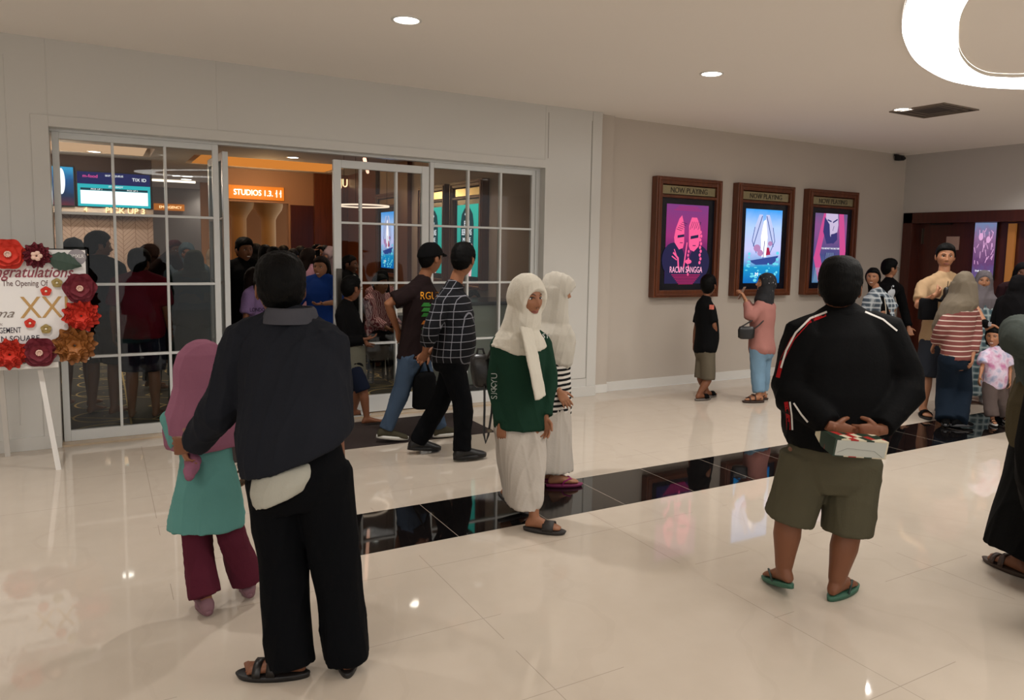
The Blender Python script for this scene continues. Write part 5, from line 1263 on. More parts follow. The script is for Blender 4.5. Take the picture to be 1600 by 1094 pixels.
t = empty('phone', atd(1159,458,p.D-.02), 0, 'phone held up by the woman in the pink blouse', 'phone'); t.rotation_euler = (math.radians(25),0,math.radians(28)); MB().box((-.036,-.004,-.075),(.036,.004,.075)).build('phone_body', mat('phone_case_tan',(150,120,100),rough=.4), t, bevel=.004); MB().box((-.033,.004,-.07),(.033,.0045,.07)).build('screen', emis('phone_screen_dim',(120,130,150),.6), t)
m = MB(); bcn = atd(1166,520,p.D-.16); m.loft([ring_at(bcn+V((0,0,zz)), (CR*1).normalized(), V((_fw.x,_fw.y,0)).normalized(), w_, .03, 20, 3) for zz,w_ in ((-.065,.06),(-.05,.085),(.03,.09),(.065,.075))]); m.tube([bcn+V((0,0,.06))-CR*.06, atd(1180,498,p.D-.16), atd(1196,484,p.D-.1), atd(1206,480,p.D)], .008, n=6); m.tube([bcn+V((0,0,.04))+CR*.08, atd(1186,508,p.D-.17), atd(1202,492,p.D-.08)], .007, n=6)
t = m.build('crossbody_bag', LEA, None, smooth=True); tag(t, 'black crossbody bag at the hip of the pink blouse', 'bag')
# --- 11 girl in plaid shirt, 12 boy in glasses behind her
p = Person('long haired girl in pale checked shirt standing behind the black track jacket', 8.36, 5.86, 212, 1.47, g=.92, sw=.17, skin=SK3)
p.px(head=(1364,434,0), neck=(1371,458), shR=(1357,468,0), shL=(1386,468,0), elL=(1397,484,0), wrL=(1372,491,-.2), elR=(1352,492,.0), wrR=(1362,505,-.15))
p.ha = math.radians(245); p.toe['L'] = math.radians(215)
p.body(smile=True, fem=True); p.hair(style='long', length=.40, thick=.014)
p.pants('trousers', BLKT)
t = p.top('checked_shirt', plaid('pale_blue_check',(150,160,166),(214,220,222),.06,.006,(56,70,84)), hem=-.16, o=.03, frac=.95, rs=.08, re=.076, fold=.005)
m = MB(); m.loft(p.trings([(.1,.10,.15,.02),(.5,.07,.14,.02),(.9,.06,.115,.01)])); p.emit(m,'inner_top',BLK)
p.shoes(BLK, MATS['white_rubber_sole'])
c0 = atd(1384,504,p.D-.22); m = MB(); m.loft([ring_at(c0+V((0,0,zz)), CR*1, V((_fw.x,_fw.y,0)).normalized(), w_, .04, 20, 3) for zz,w_ in ((-.09,.08),(-.07,.10),(.05,.09),(.08,.05))]); m.tube([c0+V((0,0,.07)), atd(1384,480,p.D-.2), atd(1382,466,p.D-.1)], .006, n=6)
t = m.build('handbag', fabric('white_crochet',(190,180,162),bump=.9,bscale=60), None, smooth=True); tag(t,'white crochet handbag hanging from the girl in the pale checked shirt','bag')
p = Person('person in glasses, black open jacket and white t-shirt, looking right by the timber door', 8.80, 6.30, 150, 1.60, g=.88, sw=.17, skin=SK3)
p.px(head=(1390,421,0), neck=(1389,442), shR=(1376,452,0), shL=(1404,452,.05), elL=(1414,490,.05), wrL=(1420,512,-.05))
p.ha = math.radians(108); p.body(); p.hair(thick=.019, lift=.012)
p.pants('trousers', BLKT); m = MB(); m.loft(p.trings([(-.1,.13,.155,.0),(.3,.12,.15,.0),(.7,.12,.15,0),(.93,.07,.11,0)])); p.emit(m,'t_shirt',fabric('white_cotton',(196,200,204)))
p.top('jacket', BLK, hem=-.14, o=.03, frac=1.9, rs=.07, re=.055); p.shoes(BLK)
m = MB(); m.tube([p.hpt(-.076,.0,.012),p.hpt(-.06,.075,.012),p.hpt(-.045,.092,.012)],.003,n=6)
for sg in (-1,1): m.tube([p.hpt(sg*.032+.020*math.cos(a),.100,.008+.015*math.sin(a)) for a in [2*PI*k/12 for k in range(13)]],.0028,n=5,cap=False)
p.emit(m,'glasses',BLK,remesh=False)
# --- 13 man in beige t-shirt
BEI = fabric('beige_cotton', (166,138,106)); 
p = Person('tall man in beige t-shirt and dark shorts holding a drink, facing the camera', 7.33, 4.52, 224, 1.745, g=.98, sw=.19, skin=SK3)
p.px(head=(1477,402,0), neck=(1474,436), shR=(1443,448,-.02), shL=(1506,446,.02), hipR=(1455,535), hipL=(1482,535), kneeR=(1448,590,.0), kneeL=(1474,590,.1), ankR=(1442,640,-.05), ankL=(1470,630,.15), elR=(1434,478,-.12), wrR=(1460,462,-.34), elL=(1520,476,-.10), wrL=(1541,508,-.36))
p.ha = math.radians(228); p.hp = .02; p.toe['R'] = math.radians(222); p.toe['L'] = math.radians(200)
p.hand['R'] = dict(dir=(.9,.0,.25), thumb=(0,-.3,.9), palm=(.2,.9,0), curl=35); p.hand['L'] = dict(dir=(.6,-.2,-.5), thumb=(-.5,0,.6), palm=(0,0,-1), curl=22)
p.body(toes=True, handbig=1.05); p.hair(thick=.013, lift=.010, line=.004)
p.pants('shorts', fabric('dark_grey_shorts',(46,50,58)), frac=.98, rt=.115, rh=.108, o=.02)
t = p.top('t_shirt', BEI, hem=-.08, o=.026, frac=.74, rs=.070, re=.068, fold=.005)
p.sandals(BLK, mat('black_slide_sole',(20,18,18),rough=.6), 'slide')
t = empty('drink_cup', atd(1479,461,p.D-.38), 0, 'dark drink cup with a straw held by the man in beige', 'cup'); MB().tube([(0,0,-.045),(0,0,.045)],[.028,.034],n=18).build('cup', mat('dark_cup',(28,22,20),rough=.3), t, smooth=True); MB().tube([(0,0,.045),(.01,0,.13)],.004,n=8).build('straw', mat('dark_straw',(40,30,26),rough=.4), t)
m = MB(); c0 = atd(1450,482,p.D-.26); m.loft([ring_at(c0+V((0,0,zz)), CR*1, V((_fw.x,_fw.y,0)).normalized(), w_, .045, 20, 3.4) for zz,w_ in ((-.11,.075),(-.095,.088),(.08,.085),(.10,.07))]); m.tube([c0+V((0,0,.09))+CR*.05, atd(1470,470,p.D-.24), atd(1486,447,p.D-.17), atd(1495,436,p.D-.05), atd(1492,430,p.D+.1)], .017, n=8)
t = m.build('crossbody_bag', fabric('black_nylon',(16,16,18)), None, smooth=True); tag(t, 'black crossbody bag worn on the chest of the man in beige', 'bag')
t = empty('wristwatch', atd(1540,506,p.D-.36), 0, 'black watch on the wrist reaching over the toddler', 'watch'); m = MB(); m.tube([(-.012,0,.01),(.012,0,-.012)],.036,n=16); m.build('band', BLK, t, smooth=True); MB().box((-.02,-.045,-.02),(.02,-.035,.02)).build('face', mat('watch_face',(150,150,155),rough=.2), t)
# --- 14 woman in striped top seen from behind
p = Person('person seen from behind in long olive headscarf, red striped top and dark jeans', 6.98, 4.08, 62, 1.49, g=.98, sw=.165, skin=SK3)
p.px(head=(1506,445,0), neck=(1503,476), shL=(1487,492,-.02), shR=(1519,490,.05), hipL=(1484,560,-.05), hipR=(1500,560,.06), ankL=(1478,657,.0), ankR=(1494,660,-.03), elL=(1472,515,-.05), wrL=(1460,538,.15), elR=(1524,520,.05), wrR=(1520,556,-.05))
p.ha = math.radians(70); p.fit_legs(); p.toe['L'] = math.radians(60); p.toe['R'] = math.radians(110)
p.body(); p.pants('jeans', fabric('dark_navy_denim',(22,32,44)), frac=2.0, rt=.115, rk=.105, rh=.11, o=.015, drop=.02)
p.top('striped_top', stripe('red_brown_stripes',(116,66,62),(196,178,166),.046,.78), hem=-.02, o=.028, frac=1.85, rs=.078, re=.056, bulge=1.15)
hc = p.hpt(0,-.012,-.04); nb = p.j['neck']; OLVH = fabric('olive_taupe_jersey', (112,102,88))
p.hijab(OLVH, prof=[(hc+V((0,0,.06)),.098,.10),(hc-V((0,0,.04)),.108,.115),(nb-V((0,0,.0))-p.R*.02,.15,.15),(nb-V((0,0,.10))-p.R*.06,.155,.14),(nb-V((0,0,.2))-p.R*.11,.12,.12),(nb-V((0,0,.27))-p.R*.14,.08,.10)], fold=.007, fk=20)
p.shoes(BLK, mat('grey_shoe_sole',(70,70,72),rough=.6))
# --- 15 toddler
def tie():
    g = NT('pink_tie_dye'); n = g.noise(11,4); r = g.n('ShaderNodeValToRGB'); g.l(n, r.inputs[0]); e = r.color_ramp.elements; e[0].position=.36; e[0].color=srgb(190,120,160); e[1].position=.52; e[1].color=srgb(214,198,214); q=e.new(.66); q.color=srgb(150,160,190)
    g.l(r.outputs[0], g.b.inputs['Base Color']); g.b.inputs['Roughness'].default_value=.9; return g.m
p = Person('toddler in pink tie dye t-shirt and brown trousers standing beside the striped top', 7.46, 4.0, 232, .955, g=1.02, sw=.19, skin=SK3, hh=.20)
p.px(head=(1553,527,0), neck=(1554,546), shR=(1540,555,-.0), shL=(1569,555,.0), hipR=(1547,600), hipL=(1562,600), kneeR=(1547,630,-.03), kneeL=(1566,632,.02), ankR=(1550,662,-.05), ankL=(1570,656,.06), elR=(1535,572,-.04), wrR=(1531,590,-.10), elL=(1578,574,0), wrL=(1578,594,-.05))
p.ha = math.radians(255); p.toe['R'] = math.radians(225)
p.body(smile=True, fem=True, belly=.03, handbig=1.15); p.hair(style='bob', length=.10, thick=.012, line=-.012)
p.pants('trousers', fabric('taupe_trouser_cloth',(92,80,76)), frac=1.9, rt=.13, rk=.11, rh=.115, o=.015)
p.top('t_shirt', tie(), hem=-.14, o=.03, frac=.85, rs=.10, re=.11, belly=.05, flare=.01); p.sandals(BLK, mat('white_sandal_sole2',(180,176,170),rough=.6), 'strap')
# --- 16 smiling woman in grey scarf and checked dress
p = Person('smiling woman in grey headscarf and long checked tunic behind the toddler', 8.30, 4.66, 232, 1.53, g=1.0, sw=.17, skin=SK3)
p.px(head=(1537,440,0), neck=(1533,462), shR=(1518,474), shL=(1549,474), hipR=(1520,550), hipL=(1537,550))
p.ha = math.radians(236); p.body(smile=True, fem=True)
p.pants('trousers', fabric('dark_navy_denim2',(20,28,44)), frac=1.9, rt=.10, rk=.09, rh=.09)
p.top('tunic', plaid('grey_blue_check',(120,138,144),(176,190,190),.07,.008,(60,84,92)), hem=-.75, o=.03, frac=1.9, rs=.08, re=.056, flare=.03, fold=.006)
p.hijab(fabric('grey_jersey',(104,98,102)), drop_f=.30, drop_b=.35, wsh=.21, dsh=.15, fold=.005); p.shoes(mat('white_sneaker',(190,190,194),rough=.6))
p = Person('person in black headscarf and dark robe standing in the shade of the corridor', 8.98, 4.60, 236, 1.55, g=1.0, sw=.18, skin=SK4)
p.body(fem=True); p.skirt('robe', fabric('dark_plum_robe',(40,22,26)), .05, .26, .2, wt=.2, dt=.16, zt=1.3, mid=.02); p.top('robe_top', MATS['dark_plum_robe'], o=.03, frac=1.9, rs=.08, re=.06); p.hijab(fabric('black_jersey',(14,13,15)), drop_f=.3, drop_b=.35, wsh=.2); p.shoes(BLK)
q_ = at(1592,430,y=4.0)
p = Person('person in black headscarf at the right edge of the picture, above the grey green sleeve', q_.x, q_.y, 100, q_.z, g=.95, sw=.165, skin=SK3)
p.ha = math.radians(85); p.body(fem=True, hands=False); p.pants('trousers', fabric('pale_beige_trousers',(150,134,120)), rt=.12, rk=.1, rh=.1, o=.02); p.top('jacket', BLK, hem=-.15, o=.03, frac=1.9, rs=.08, re=.06); p.hijab(MATS['black_jersey'], drop_f=.2, drop_b=.3); p.shoes(BLK)
# --- 17 woman at the right edge, grey green top and long black skirt
p = Person('person cut off at the right edge in grey green top and long black skirt', 3.92, 1.93, 20, 1.52, g=1.08, sw=.18, skin=SK2, vox=.0085)
p.px(head=(1665,430,0), neck=(1655,490), shL=(1626,515,0), shR=(1690,515,.05), hipL=(1622,690,0), hipR=(1672,690,.02), ankL=(1592,862,.10), ankR=(1640,905,.0), elL=(1585,522,-.10), wrL=(1640,560,-.22))
p.ha = math.radians(20)
p.body(toes=True, straight=True); GG = fabric('grey_green_jersey',(70,76,72)); 
p.top('tunic', GG, hem=-.05, o=.04, frac=1.9, rs=.10, re=.07, bulge=1.15, fold=.007)
m = MB(); m.loft(p.trings([(-.06,.235,.20,-.02),(.05,.25,.21,-.02),(.3,.245,.205,-.02),(.5,.20,.17,0)])); p.emit(m,'tied_cloth',fabric('olive_brown_cloth',(74,66,48)),fold=.01,fk=14)
p.skirt('skirt', fabric('black_skirt_cloth',(10,10,10)), .16, .235, .21, wt=.20, dt=.17, fold=.010, fk=12)
p.hijab(GG, drop_f=.2, drop_b=.3, wsh=.2); p.sandals(mat('brown_strap2',(60,40,30),rough=.5), mat('brown_sole2',(60,44,34),rough=.6), 'two')
p = Person('person almost outside the right edge in a long black robe nearest the camera', 3.60, 1.42, 10, 1.5, g=1.1, sw=.18, skin=SK2, vox=.0085)
p.px(hipL=(1640,720,0), hipR=(1720,720,0)); p.body(hands=False); p.skirt('robe', MATS['black_skirt_cloth'], .04, .27, .22, wt=.2, dt=.17, zt=1.3); p.top('robe_top', MATS['black_skirt_cloth'], o=.03, frac=1.9, rs=.08, re=.06); p.hijab(MATS['black_jersey'], drop_f=.3, drop_b=.35)
# ================================================================== people inside the lobby
def crowd(label, u, vt, y, a, skin=SK2, g=1.0, group=None, head=None, hp=0):
    q = at(u, vt, y=y); p = Person(label, q.x, q.y, a, max(q.z, 1.1), g=g, skin=skin, group=group, vox=.014)
    if head is not None: p.ha = math.radians(head)
    p.hp = hp; return p
BARE = None
c_ = fabric
p = crowd('man in black t-shirt and shorts seen from behind at the left of the lobby window', 152, 364, 7.85, 35, head=70); p.body(toes=True); p.hair(thick=.017, lift=.010)
p.pants('shorts', BLK, frac=.95, rt=.11, rh=.10, o=.02); p.top('t_shirt', BLK, hem=-.15, o=.03, frac=.8, rs=.08, re=.078)
p = crowd('person in grey headscarf at the far left of the lobby window, behind the board', 114, 372, 8.3, 20); p.body(straight=True); G1 = c_('slate_grey_jersey',(78,84,90)); p.skirt('skirt', c_('slate_grey_dress',(60,62,66)), .5, .2, .16); p.top('top', G1, o=.03, frac=1.9, rs=.08, re=.06); p.hijab(G1, drop_f=.3, drop_b=.35, wsh=.2)
p = crowd('man in maroon t-shirt and navy shorts seen from behind through the left window', 217, 391, 7.55, 12, g=1.12, head=30); p.body(toes=True, belly=.03); p.hair(thick=.017, lift=.012)
p.pants('shorts', c_('navy_shorts_inside',(30,32,44)), frac=.97, rt=.12, rh=.108, o=.02); p.top('t_shirt', c_('maroon_cotton',(96,20,34)), hem=-.14, o=.032, frac=.85, rs=.088, re=.084, belly=.03)
p = crowd('person in dark brown hood and face mask raising a phone behind the maroon t-shirt', 232, 381, 9.0, 80); p.loc(wrR=(.08,.28,1.30)); p.body(); B1 = c_('dark_brown_jersey',(40,24,20)); p.hijab(B1, drop_f=.25, drop_b=.3, wsh=.2); p.top('top', B1, o=.03, frac=1.9, rs=.08, re=.06); p.pants('trousers', BLKT)
m = MB(); m.ell(p.hpt(0,.07,-.055),(.05,.045,.04),14,10); p.emit(m,'face_mask',c_('dark_mask',(20,20,22)),vox=.008)
p = crowd('person in maroon cap and orange vest inside the left lobby window', 272, 377, 10.7, 150); p.body(); p.hair(c_('maroon_cap_cloth',(70,16,22)), thick=.024); p.top('shirt', c_('dark_violet_shirt',(40,24,40)), o=.02, frac=1.8); m = MB(); m.loft(p.trings([(0,.19,.15,0),(.5,.18,.15,0),(.85,.15,.13,0)])); p.emit(m,'vest',c_('orange_vest',(214,84,26))); p.pants('trousers', BLKT)
p = crowd('woman in blue grey headscarf standing behind the olive robe in the lobby', 292, 380, 9.6, 190); p.body(straight=True); B2 = c_('blue_grey_jersey',(70,84,92)); p.skirt('skirt', B2, .05, .24, .2); p.top('top', B2, o=.03, frac=1.9, rs=.08, re=.06); p.hijab(B2, drop_f=.35, drop_b=.4, wsh=.21)
p = crowd('woman in olive headscarf and teal grey robe nearest the left window glass', 303, 391, 8.1, 5); p.body(straight=True); B3 = c_('olive_grey_jersey',(64,68,56)); B4 = c_('teal_grey_robe',(44,60,58)); p.skirt('robe', B4, .05, .27, .22, mid=.02); p.top('robe_top', B4, o=.035, frac=1.9, rs=.085, re=.065); p.hijab(B3, drop_f=.22, drop_b=.28, wsh=.2)
p = crowd('woman in pale beige headscarf half hidden by the opened door leaf', 335, 388, 9.9, 340); p.body(straight=True); B5 = c_('pale_beige_jersey',(176,146,116)); p.skirt('skirt', BLK, .05, .22, .18); p.top('top', BLK, o=.03, frac=1.9); p.hijab(B5, drop_f=.3, drop_b=.35, wsh=.2)
p = crowd('tall smiling man in black shirt just inside the doorway', 381, 374, 8.75, 172, skin=SK1, g=1.05, head=160); p.body(smile=True); p.hair(thick=.014, lift=.018); p.top('shirt', BLK, o=.03, frac=1.7, rs=.085, re=.07); p.pants('trousers', BLKT)
p = crowd('long haired woman in lavender t-shirt with dark lettering standing in the doorway', 398, 418, 7.60, 120, skin=SK1, head=95); p.loc(wrL=(.12,.26,.86)); p.body(fem=True); p.hair(HAIRB, 'long', length=.45); t = p.top('t_shirt', c_('lavender_cotton',(136,112,156)), hem=-.12, o=.03, frac=.8, rs=.085, re=.085); p.pants('trousers', BLKT)
tp = text_mb('LONDON', height=.035, width=.16, depth=.001); p.patch(t, 'shirt_lettering', tp, c_('dark_print',(40,30,54)), atd(405,484,p.D), ray(405,484).normalized()); tp = text_mb('NYC', height=.03, depth=.001); p.patch(t, 'shirt_lettering', tp, MATS['dark_print'], atd(408,494,p.D), ray(408,494).normalized())
p = crowd('laughing woman in bright blue shirt with long dark hair beside the door frame', 503, 401, 8.0, 226, skin=SK3, head=222, g=1.05); p.loc(wrL=(-.20,.32,1.0), wrR=(.22,.28,.92)); p.body(smile=True, fem=True); p.hair(HAIRB, 'long', length=.42); p.top('shirt', c_('royal_blue_shirt',(30,62,134)), hem=-.2, o=.034, frac=1.4, rs=.085, re=.07); p.pants('trousers', BLKT)
t = empty('phone', atd(530,450,p.D-.3), math.radians(20), 'phone in the hand of the laughing woman in blue', 'phone'); MB().box((-.036,-.005,-.07),(.036,.005,.07)).build('phone_body', mat('phone_case_pale',(180,184,196),rough=.3), t, bevel=.003)
p = crowd('dark haired person in pink shirt half hidden behind the navy jacket', 481, 388, 9.3, 60, skin=SK3); p.body(); p.hair(HAIRB,'long',length=.3); p.top('shirt', c_('pink_shirt',(190,140,156)), o=.03, frac=1.0, rs=.08, re=.075); p.pants('trousers', BLKT)
G_ = 'crowd in the dim lobby behind the doorway'
rg_ = random.Random(11)
for k, (u, vt, y, a) in enumerate(((414,383,10.9,20),(428,386,10.6,340),(443,384,12.7,10),(457,389,11.7,30),(508,384,11.2,200),(520,388,10.7,150),(400,381,12.4,0),(470,385,12.2,350))):
    p = crowd('dark haired person in dark clothes among the crowd deep inside the doorway', u, vt, y, a, skin=(SK2,SK1)[k%2], group=G_); p.vox = .018
    p.body(detail=False, hands=False); p.hair(HAIR, 'short' if k%2 else 'long', length=.25, thick=.016); p.top('shirt', (BLK, c_('dim_brown_shirt',(50,34,30)), c_('dim_grey_shirt',(50,48,52)))[k%3], o=.03, frac=1.2, rs=.08, re=.07); p.pants('trousers', BLKT)
p = crowd('woman raising a black phone above the crowd in the doorway', 496, 382, 9.9, 195, skin=SK3); p.loc(wrR=(.05,.30,1.50), wrL=(-.08,.3,1.4)); p.pole['R'] = p.R-V((0,0,1)); p.body(fem=True); p.hair(HAIR,'long',length=.3); p.top('shirt', c_('pale_pink_top',(186,160,160)), o=.03, frac=1.7, rs=.08, re=.06); p.pants('trousers', BLKT)
t = empty('phone', p.L(0,.34,1.50), p.a*-1, 'black phone held up above the crowd in the doorway', 'phone'); MB().box((-.036,-.005,-.07),(.036,.005,.07)).build('phone_body', BLK, t, bevel=.004)
p = crowd('man with dark skin in black jacket with pale collar, seen through the closed door', 545, 399, 9.2, 128, skin=SK4, head=118); p.body(smile=True); p.hair(thick=.012); p.top('jacket', BLK, o=.03, frac=1.9, rs=.085, re=.06); p.pants('trousers', BLKT)
m = MB(); m.tube([p.j['neck']+V((0,0,.02))+p.R*.07, p.j['neck']+p.F*.09-V((0,0,.02)), p.j['neck']+V((0,0,.02))-p.R*.07], .009, n=8); p.emit(m,'collar',c_('pale_collar',(180,176,168)),remesh=False)
# seated family in batik behind the closed door
def batik():
    g = NT('pink_batik_cloth'); v = g.n('ShaderNodeTexWave'); v.inputs['Scale'].default_value = 14; v.inputs['Distortion'].default_value = 9; g.l(g.tc.outputs['Object'], v.inputs['Vector']); a = g.math('GREATER_THAN', v.outputs['Fac'], .5)
    g.l(g.mix(a, srgb(120,46,54), srgb(206,160,158)), g.b.inputs['Base Color']); g.b.inputs['Roughness'].default_value = .8; return g.m
BAT = batik()
def seated(label, x, y, a, h, skin, topm, hij=None):
    p = Person(label, x, y, a, h, skin=skin, vox=.014); S = p.s
    for q, sg in (('L',-1),('R',1)):
        p.j['hip'+q] = p.L(sg*.085*S, -.02, .54); p.j['knee'+q] = p.L(sg*.12*S, .40*S, .52); p.j['ank'+q] = p.L(sg*.12*S, .42*S, .08)
        p.j['sh'+q] = p.L(sg*.178*S, 0, .54+.485*S)
        p.j['wr'+q] = p.L(sg*.10, .30*S, .64)
    p.j['neck'] = p.L(0,-.01,.54+.535*S); p.j['head'] = p.L(0,.03,.54+.68*S); p.body(fem=bool(hij)); p.pants('trousers', BLKT, rt=.11, rk=.09, rh=.08); p.top('shirt', topm, hem=-.02, o=.034, frac=1.7, rs=.085, re=.065)
    if hij: p.hijab(hij, drop_f=.2, drop_b=.25, wsh=.19)
    else: p.hair(thick=.015)
    return p
q = at(577,470,y=8.9)
p = seated('seated woman in pink batik with dark hair, seen through the closed glass door', q.x, 8.55, 150, 1.5, SK1, BAT); 
q = at(600,500,y=9.9)
p = seated('seated person in pink batik shirt and black headscarf on the lobby bench', 3.30, 9.93, 190, 1.5, SK2, BAT, MATS['black_jersey'])
t = empty('stool', (at(577,470,y=8.9).x, 8.57, 0), 0, 'small dark stool under the seated woman in batik', 'stool'); MB().tube([(0,0,.38),(0,0,.44)],.16,n=24).build('seat', MATS['dark_upholstery'], t, smooth=True)
for k in range(4): a_ = PI/4+k*PI/2; MB().tube([(.13*math.cos(a_),.13*math.sin(a_),.015),(.10*math.cos(a_),.10*math.sin(a_),.38)],.014,n=8).build('leg', BLK, t)
q = at(740,453,y=8.42)
p = Person('person in black headscarf standing behind the grey green counter in the right window', q.x, 8.42, 200, q.z, g=.85, skin=SK1, vox=.014); p.body(fem=True); p.top('top', BLK, o=.03, frac=1.9, rs=.08, re=.06); p.pants('trousers', BLKT); p.hijab(MATS['black_jersey'], drop_f=.25, drop_b=.3, wsh=.19)
# ================================================================== congratulation board on its easel
YBD = 6.22
bp = lambda u, v, dy=0: at(u, v, y=YBD-dy)
tr = bp(133,391); bl = bp(0,566)
BX1, BZ1, BZ0 = tr.x, tr.z, bp(60,566).z; BW = 1.02; BX0 = BX1-BW
t = empty('congratulation_board', ((BX0+BX1)/2, YBD, 0), 0, 'white congratulation board with paper flowers on a white easel, left of the doors', 'sign board')
ox = V(t.location)
WB = mat('white_foam_board',(236,233,230),rough=.6); WL = mat('white_easel_paint',(216,212,206),rough=.5)
def B(mb): mb.v = [tuple(V(q)-ox) for q in mb.v]; return mb
bd = B(MB().box((BX0,YBD,BZ0),(BX1,YBD+.012,BZ1))).build('board', WB, t)
B(MB().box((BX0-.004,YBD+.012,BZ0),(BX1+.012,YBD+.03,BZ1+.008))).build('board_backing', BLACK, t)
B(MB().box((BX0+.1,YBD-.03,BZ0-.04),(bp(92,570).x,YBD+.04,BZ0))).build('ledge', WL, t, bevel=.003)
f1 = V((-.286,6.10,0)); f2 = V((BX0+.10,6.10,0)); f3 = V((-.62,6.64,0)); cx = (BX0+BX1)/2
for a_, b_ in ((f1, V((bp(60,560).x,YBD+.045,BZ0-.02))), (f2, V((BX0+.38,YBD+.045,BZ0-.02))), (f3, V((-.62,YBD+.06,BZ1-.2)))):
    d_ = (b_-a_).normalized(); e_ = a_ + d_*((b_-a_).length + (.75 if a_ is not f3 else 0))
    sx = V((1,0,0))*.016; sy = V((0,1,0))*.012
    e2 = b_ + V((0,.01,0)); m = MB(); m.loft([[a_-sx-sy,a_+sx-sy,a_+sx+sy,a_-sx+sy],[e2-sx-sy,e2+sx-sy,e2+sx+sy,e2-sx+sy]]); B(m).build('leg', WL, t)
ROSEI = mat('dusty_rose_ink',(150,72,84),rough=.6); BRI = mat('brown_ink',(96,60,56),rough=.6); NVI = mat('dark_plum_ink',(44,34,52),rough=.6); GLD = mat('gold_ink',(190,150,92),rough=.35,metal=.3)
def bt(body, u0, u1, v0, v1, mt, **k):     # lettering between pixel columns u0..u1 and rows v0..v1 of the board face
    a = bp(u0,(v0+v1)/2); b = bp(u1,(v0+v1)/2); hgt = bp((u0+u1)/2,v0).z-bp((u0+u1)/2,v1).z
    text('board_lettering', body, ((a.x+b.x)/2-ox.x, -.0015, (a.z+b.z)/2), X3, Z3, mt, bd, width=b.x-a.x, height=hgt, depth=.0008, **k)
bd_off = V((0,0,0))
bt('Congratulations', -38, 115, 416, 439, ROSEI, shear=.35, bold=.012); bt('On The Opening Of', -14, 75, 438, 450, BRI); bt('Cinema', -62, 23, 483, 497, mat('grey_script_ink',(130,118,110),rough=.6), shear=.5)
bt('XXI', 31, 106, 463.5, 496.5, GLD); bt('from:', -14, 4, 504, 509, BRI); bt('MANAGEMENT', -28, 33, 512, 521, NVI, bold=.003); bt('N SQUARE', 2, 62, 524.5, 534.5, NVI, bold=.003)
c = bp(120,402); m = MB(); n = 28; m.loft([[(c.x+.056*math.cos(2*PI*i/n), yy, c.z+.056*math.sin(2*PI*i/n)) for i in range(n)] for yy in (YBD,YBD-.002)]); B(m).build('round_logo', mat('grey_logo',(150,144,148),rough=.5), bd)
text('board_lettering', 'DMXLR', (c.x-ox.x, -.0035, c.z+.008), X3, Z3, WB, bd, width=.085, height=.024, depth=.0006, bold=.01)
FLW = {'red':mat('red_orange_paper',(206,48,28),rough=.7,var=.15,vscale=12),'maroon':mat('maroon_paper',(112,24,40),rough=.7,var=.15,vscale=12),'gold':mat('bronze_paper',(158,98,44),rough=.5,var=.15,vscale=12),'olive':mat('olive_gold_paper',(160,138,80),rough=.6)}
CEN = mat('cream_flower_centre',(226,190,172),rough=.7)
def petal(m, c, ang, r0, r1, w, tilt, pointed, mi=0):
    """cupped petal in the board plane (x,z), y towards the viewer negative"""
    d = V((math.cos(ang),0,math.sin(ang))); s_ = V((-math.sin(ang),0,math.cos(ang))); rows = []
    for i in range(6):
        q = i/5; rr = r0+(r1-r0)*q; ww = w*(math.sin(PI*min(1,.12+.62*q))**.8) if not pointed else w*math.sin(PI*(.12+.80*q**1.5))**.8
        if i == 5 and not pointed: ww *= .62
        row = []
        for k in range(5):
            x = (k/4-.5)*2; row.append(V(c)+d*(rr-abs(x)**2*(.10 if not pointed else .16)*(r1-r0)*q) + s_*(x*ww/2) + V((0,-1,0))*(math.sin(tilt)*rr*.9 + .10*w*x*x + .012*math.sin(3*q)*(1-q)))
        rows.append(row)
    vs = [p for r in rows for p in r]; off = len(vs); vs += [p+V((0,.0025,0)) for p in vs]
    F = [(i*5+k,i*5+k+1,(i+1)*5+k+1,(i+1)*5+k) for i in range(5) for k in range(4)]; F += [tuple(a+off for a in f[::-1]) for f in F]
    m.add(vs, F, mi)
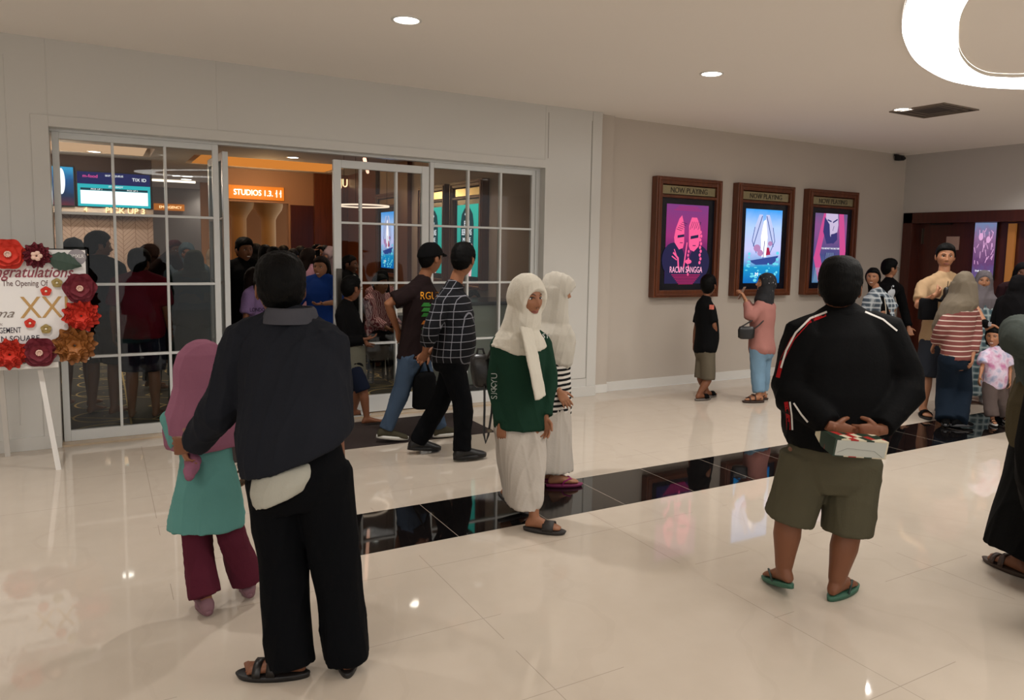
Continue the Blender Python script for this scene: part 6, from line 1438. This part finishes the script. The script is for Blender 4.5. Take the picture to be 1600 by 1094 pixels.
def flower(u, v, r, key, style, seed=0):
    r *= .80
    c = bp(u, v, .02); rg = random.Random(seed); m = MB(); cc = V((c.x,c.y,c.z))-ox
    if style == 'round':
        for ly, (n, k, tl) in enumerate(((6,1.0,.18),(5,.78,.38),(5,.55,.62))):
            for i in range(n): petal(m, cc-V((0,.012*ly,0)), 2*PI*i/n+ly*.5+rg.uniform(-.1,.1), r*.08, r*k, r*k*1.05, tl, False)
    else:
        for ly in range(6):
            n = 11-ly; k = 1-.13*ly
            for i in range(n): petal(m, cc-V((0,.009*ly,0)), 2*PI*i/n+ly*.37+rg.uniform(-.08,.08), r*.06, r*k, r*k*.80, .12+.17*ly, True)
    f = m.build('paper_flower', FLW[key], t, smooth=True); f['label'] = {'red':'red orange paper flower','maroon':'maroon paper flower','gold':'bronze paper flower'}[key]
    if style == 'round':
        m = MB(); m.ell(cc-V((0,.045,0)), (r*.2,r*.12,r*.2), 16, 8)
        for k in range(10): a = 2*PI*k/10; m.ell(cc-V((0,.06,0))+V((math.cos(a)*r*.15,0,math.sin(a)*r*.15)), (r*.055,)*3, 8, 6)
        m.build('flower_centre', CEN, f, smooth=True)
for k, a in enumerate(((13,397,.135,'red','round'),(57,399,.115,'maroon','spiky'),(125,450,.135,'maroon','round'),(127,493,.155,'red','spiky'),(62,550,.135,'maroon','round'),(16,553,.14,'red','spiky'),(117,539,.18,'gold','spiky'))): flower(*a, seed=k)
for u, v in ((57,400),): 
    c = bp(u,v,.1)-ox; m = MB(); [m.ell(c+V((math.cos(2*PI*k/5)*.02,0,math.sin(2*PI*k/5)*.02)),(.016,.01,.016),10,6) for k in range(5)]; m.build('flower_centre', CEN, t, smooth=True)
for u, v, key in ((89,442,'olive'),(72,455,'red'),(47,505,'red'),(72,514,'olive')):
    c = bp(u,v,.006)-ox; m = MB(); [petal(m, c, 2*PI*k/5+.3, .004, .034, .034, .2, False) for k in range(5)]; f = m.build('small_blossom', FLW[key], t, smooth=True); m = MB(); m.ell(c-V((0,.012,0)),(.008,.006,.008),10,6); m.build('blossom_bead', mat('pearl_bead',(236,226,200),rough=.2), f, smooth=True)
# leaf
m = MB(); c = bp(74,403,.02)-ox; d = V((.20,0,-.055)); s_ = V((.055,0,.20)).normalized(); rows = []
for i in range(13):
    q = i/12; w_ = .065*math.sin(PI*(q**.8))*(1 if i%2 else .86)+.002; p0 = c+d*q; rows += [p0+s_*w_, p0+V((0,-.008,0)), p0-s_*w_]
vs = rows + [p_+V((0,.003,0)) for p_ in rows]; F = [(i*3+k,i*3+k+1,(i+1)*3+k+1,(i+1)*3+k) for i in range(12) for k in range(2)]; F += [tuple(a+39 for a in f[::-1]) for f in F]
m.add(vs, F); m.build('paper_leaf', mat('dark_green_paper',(52,72,60),rough=.6), t)
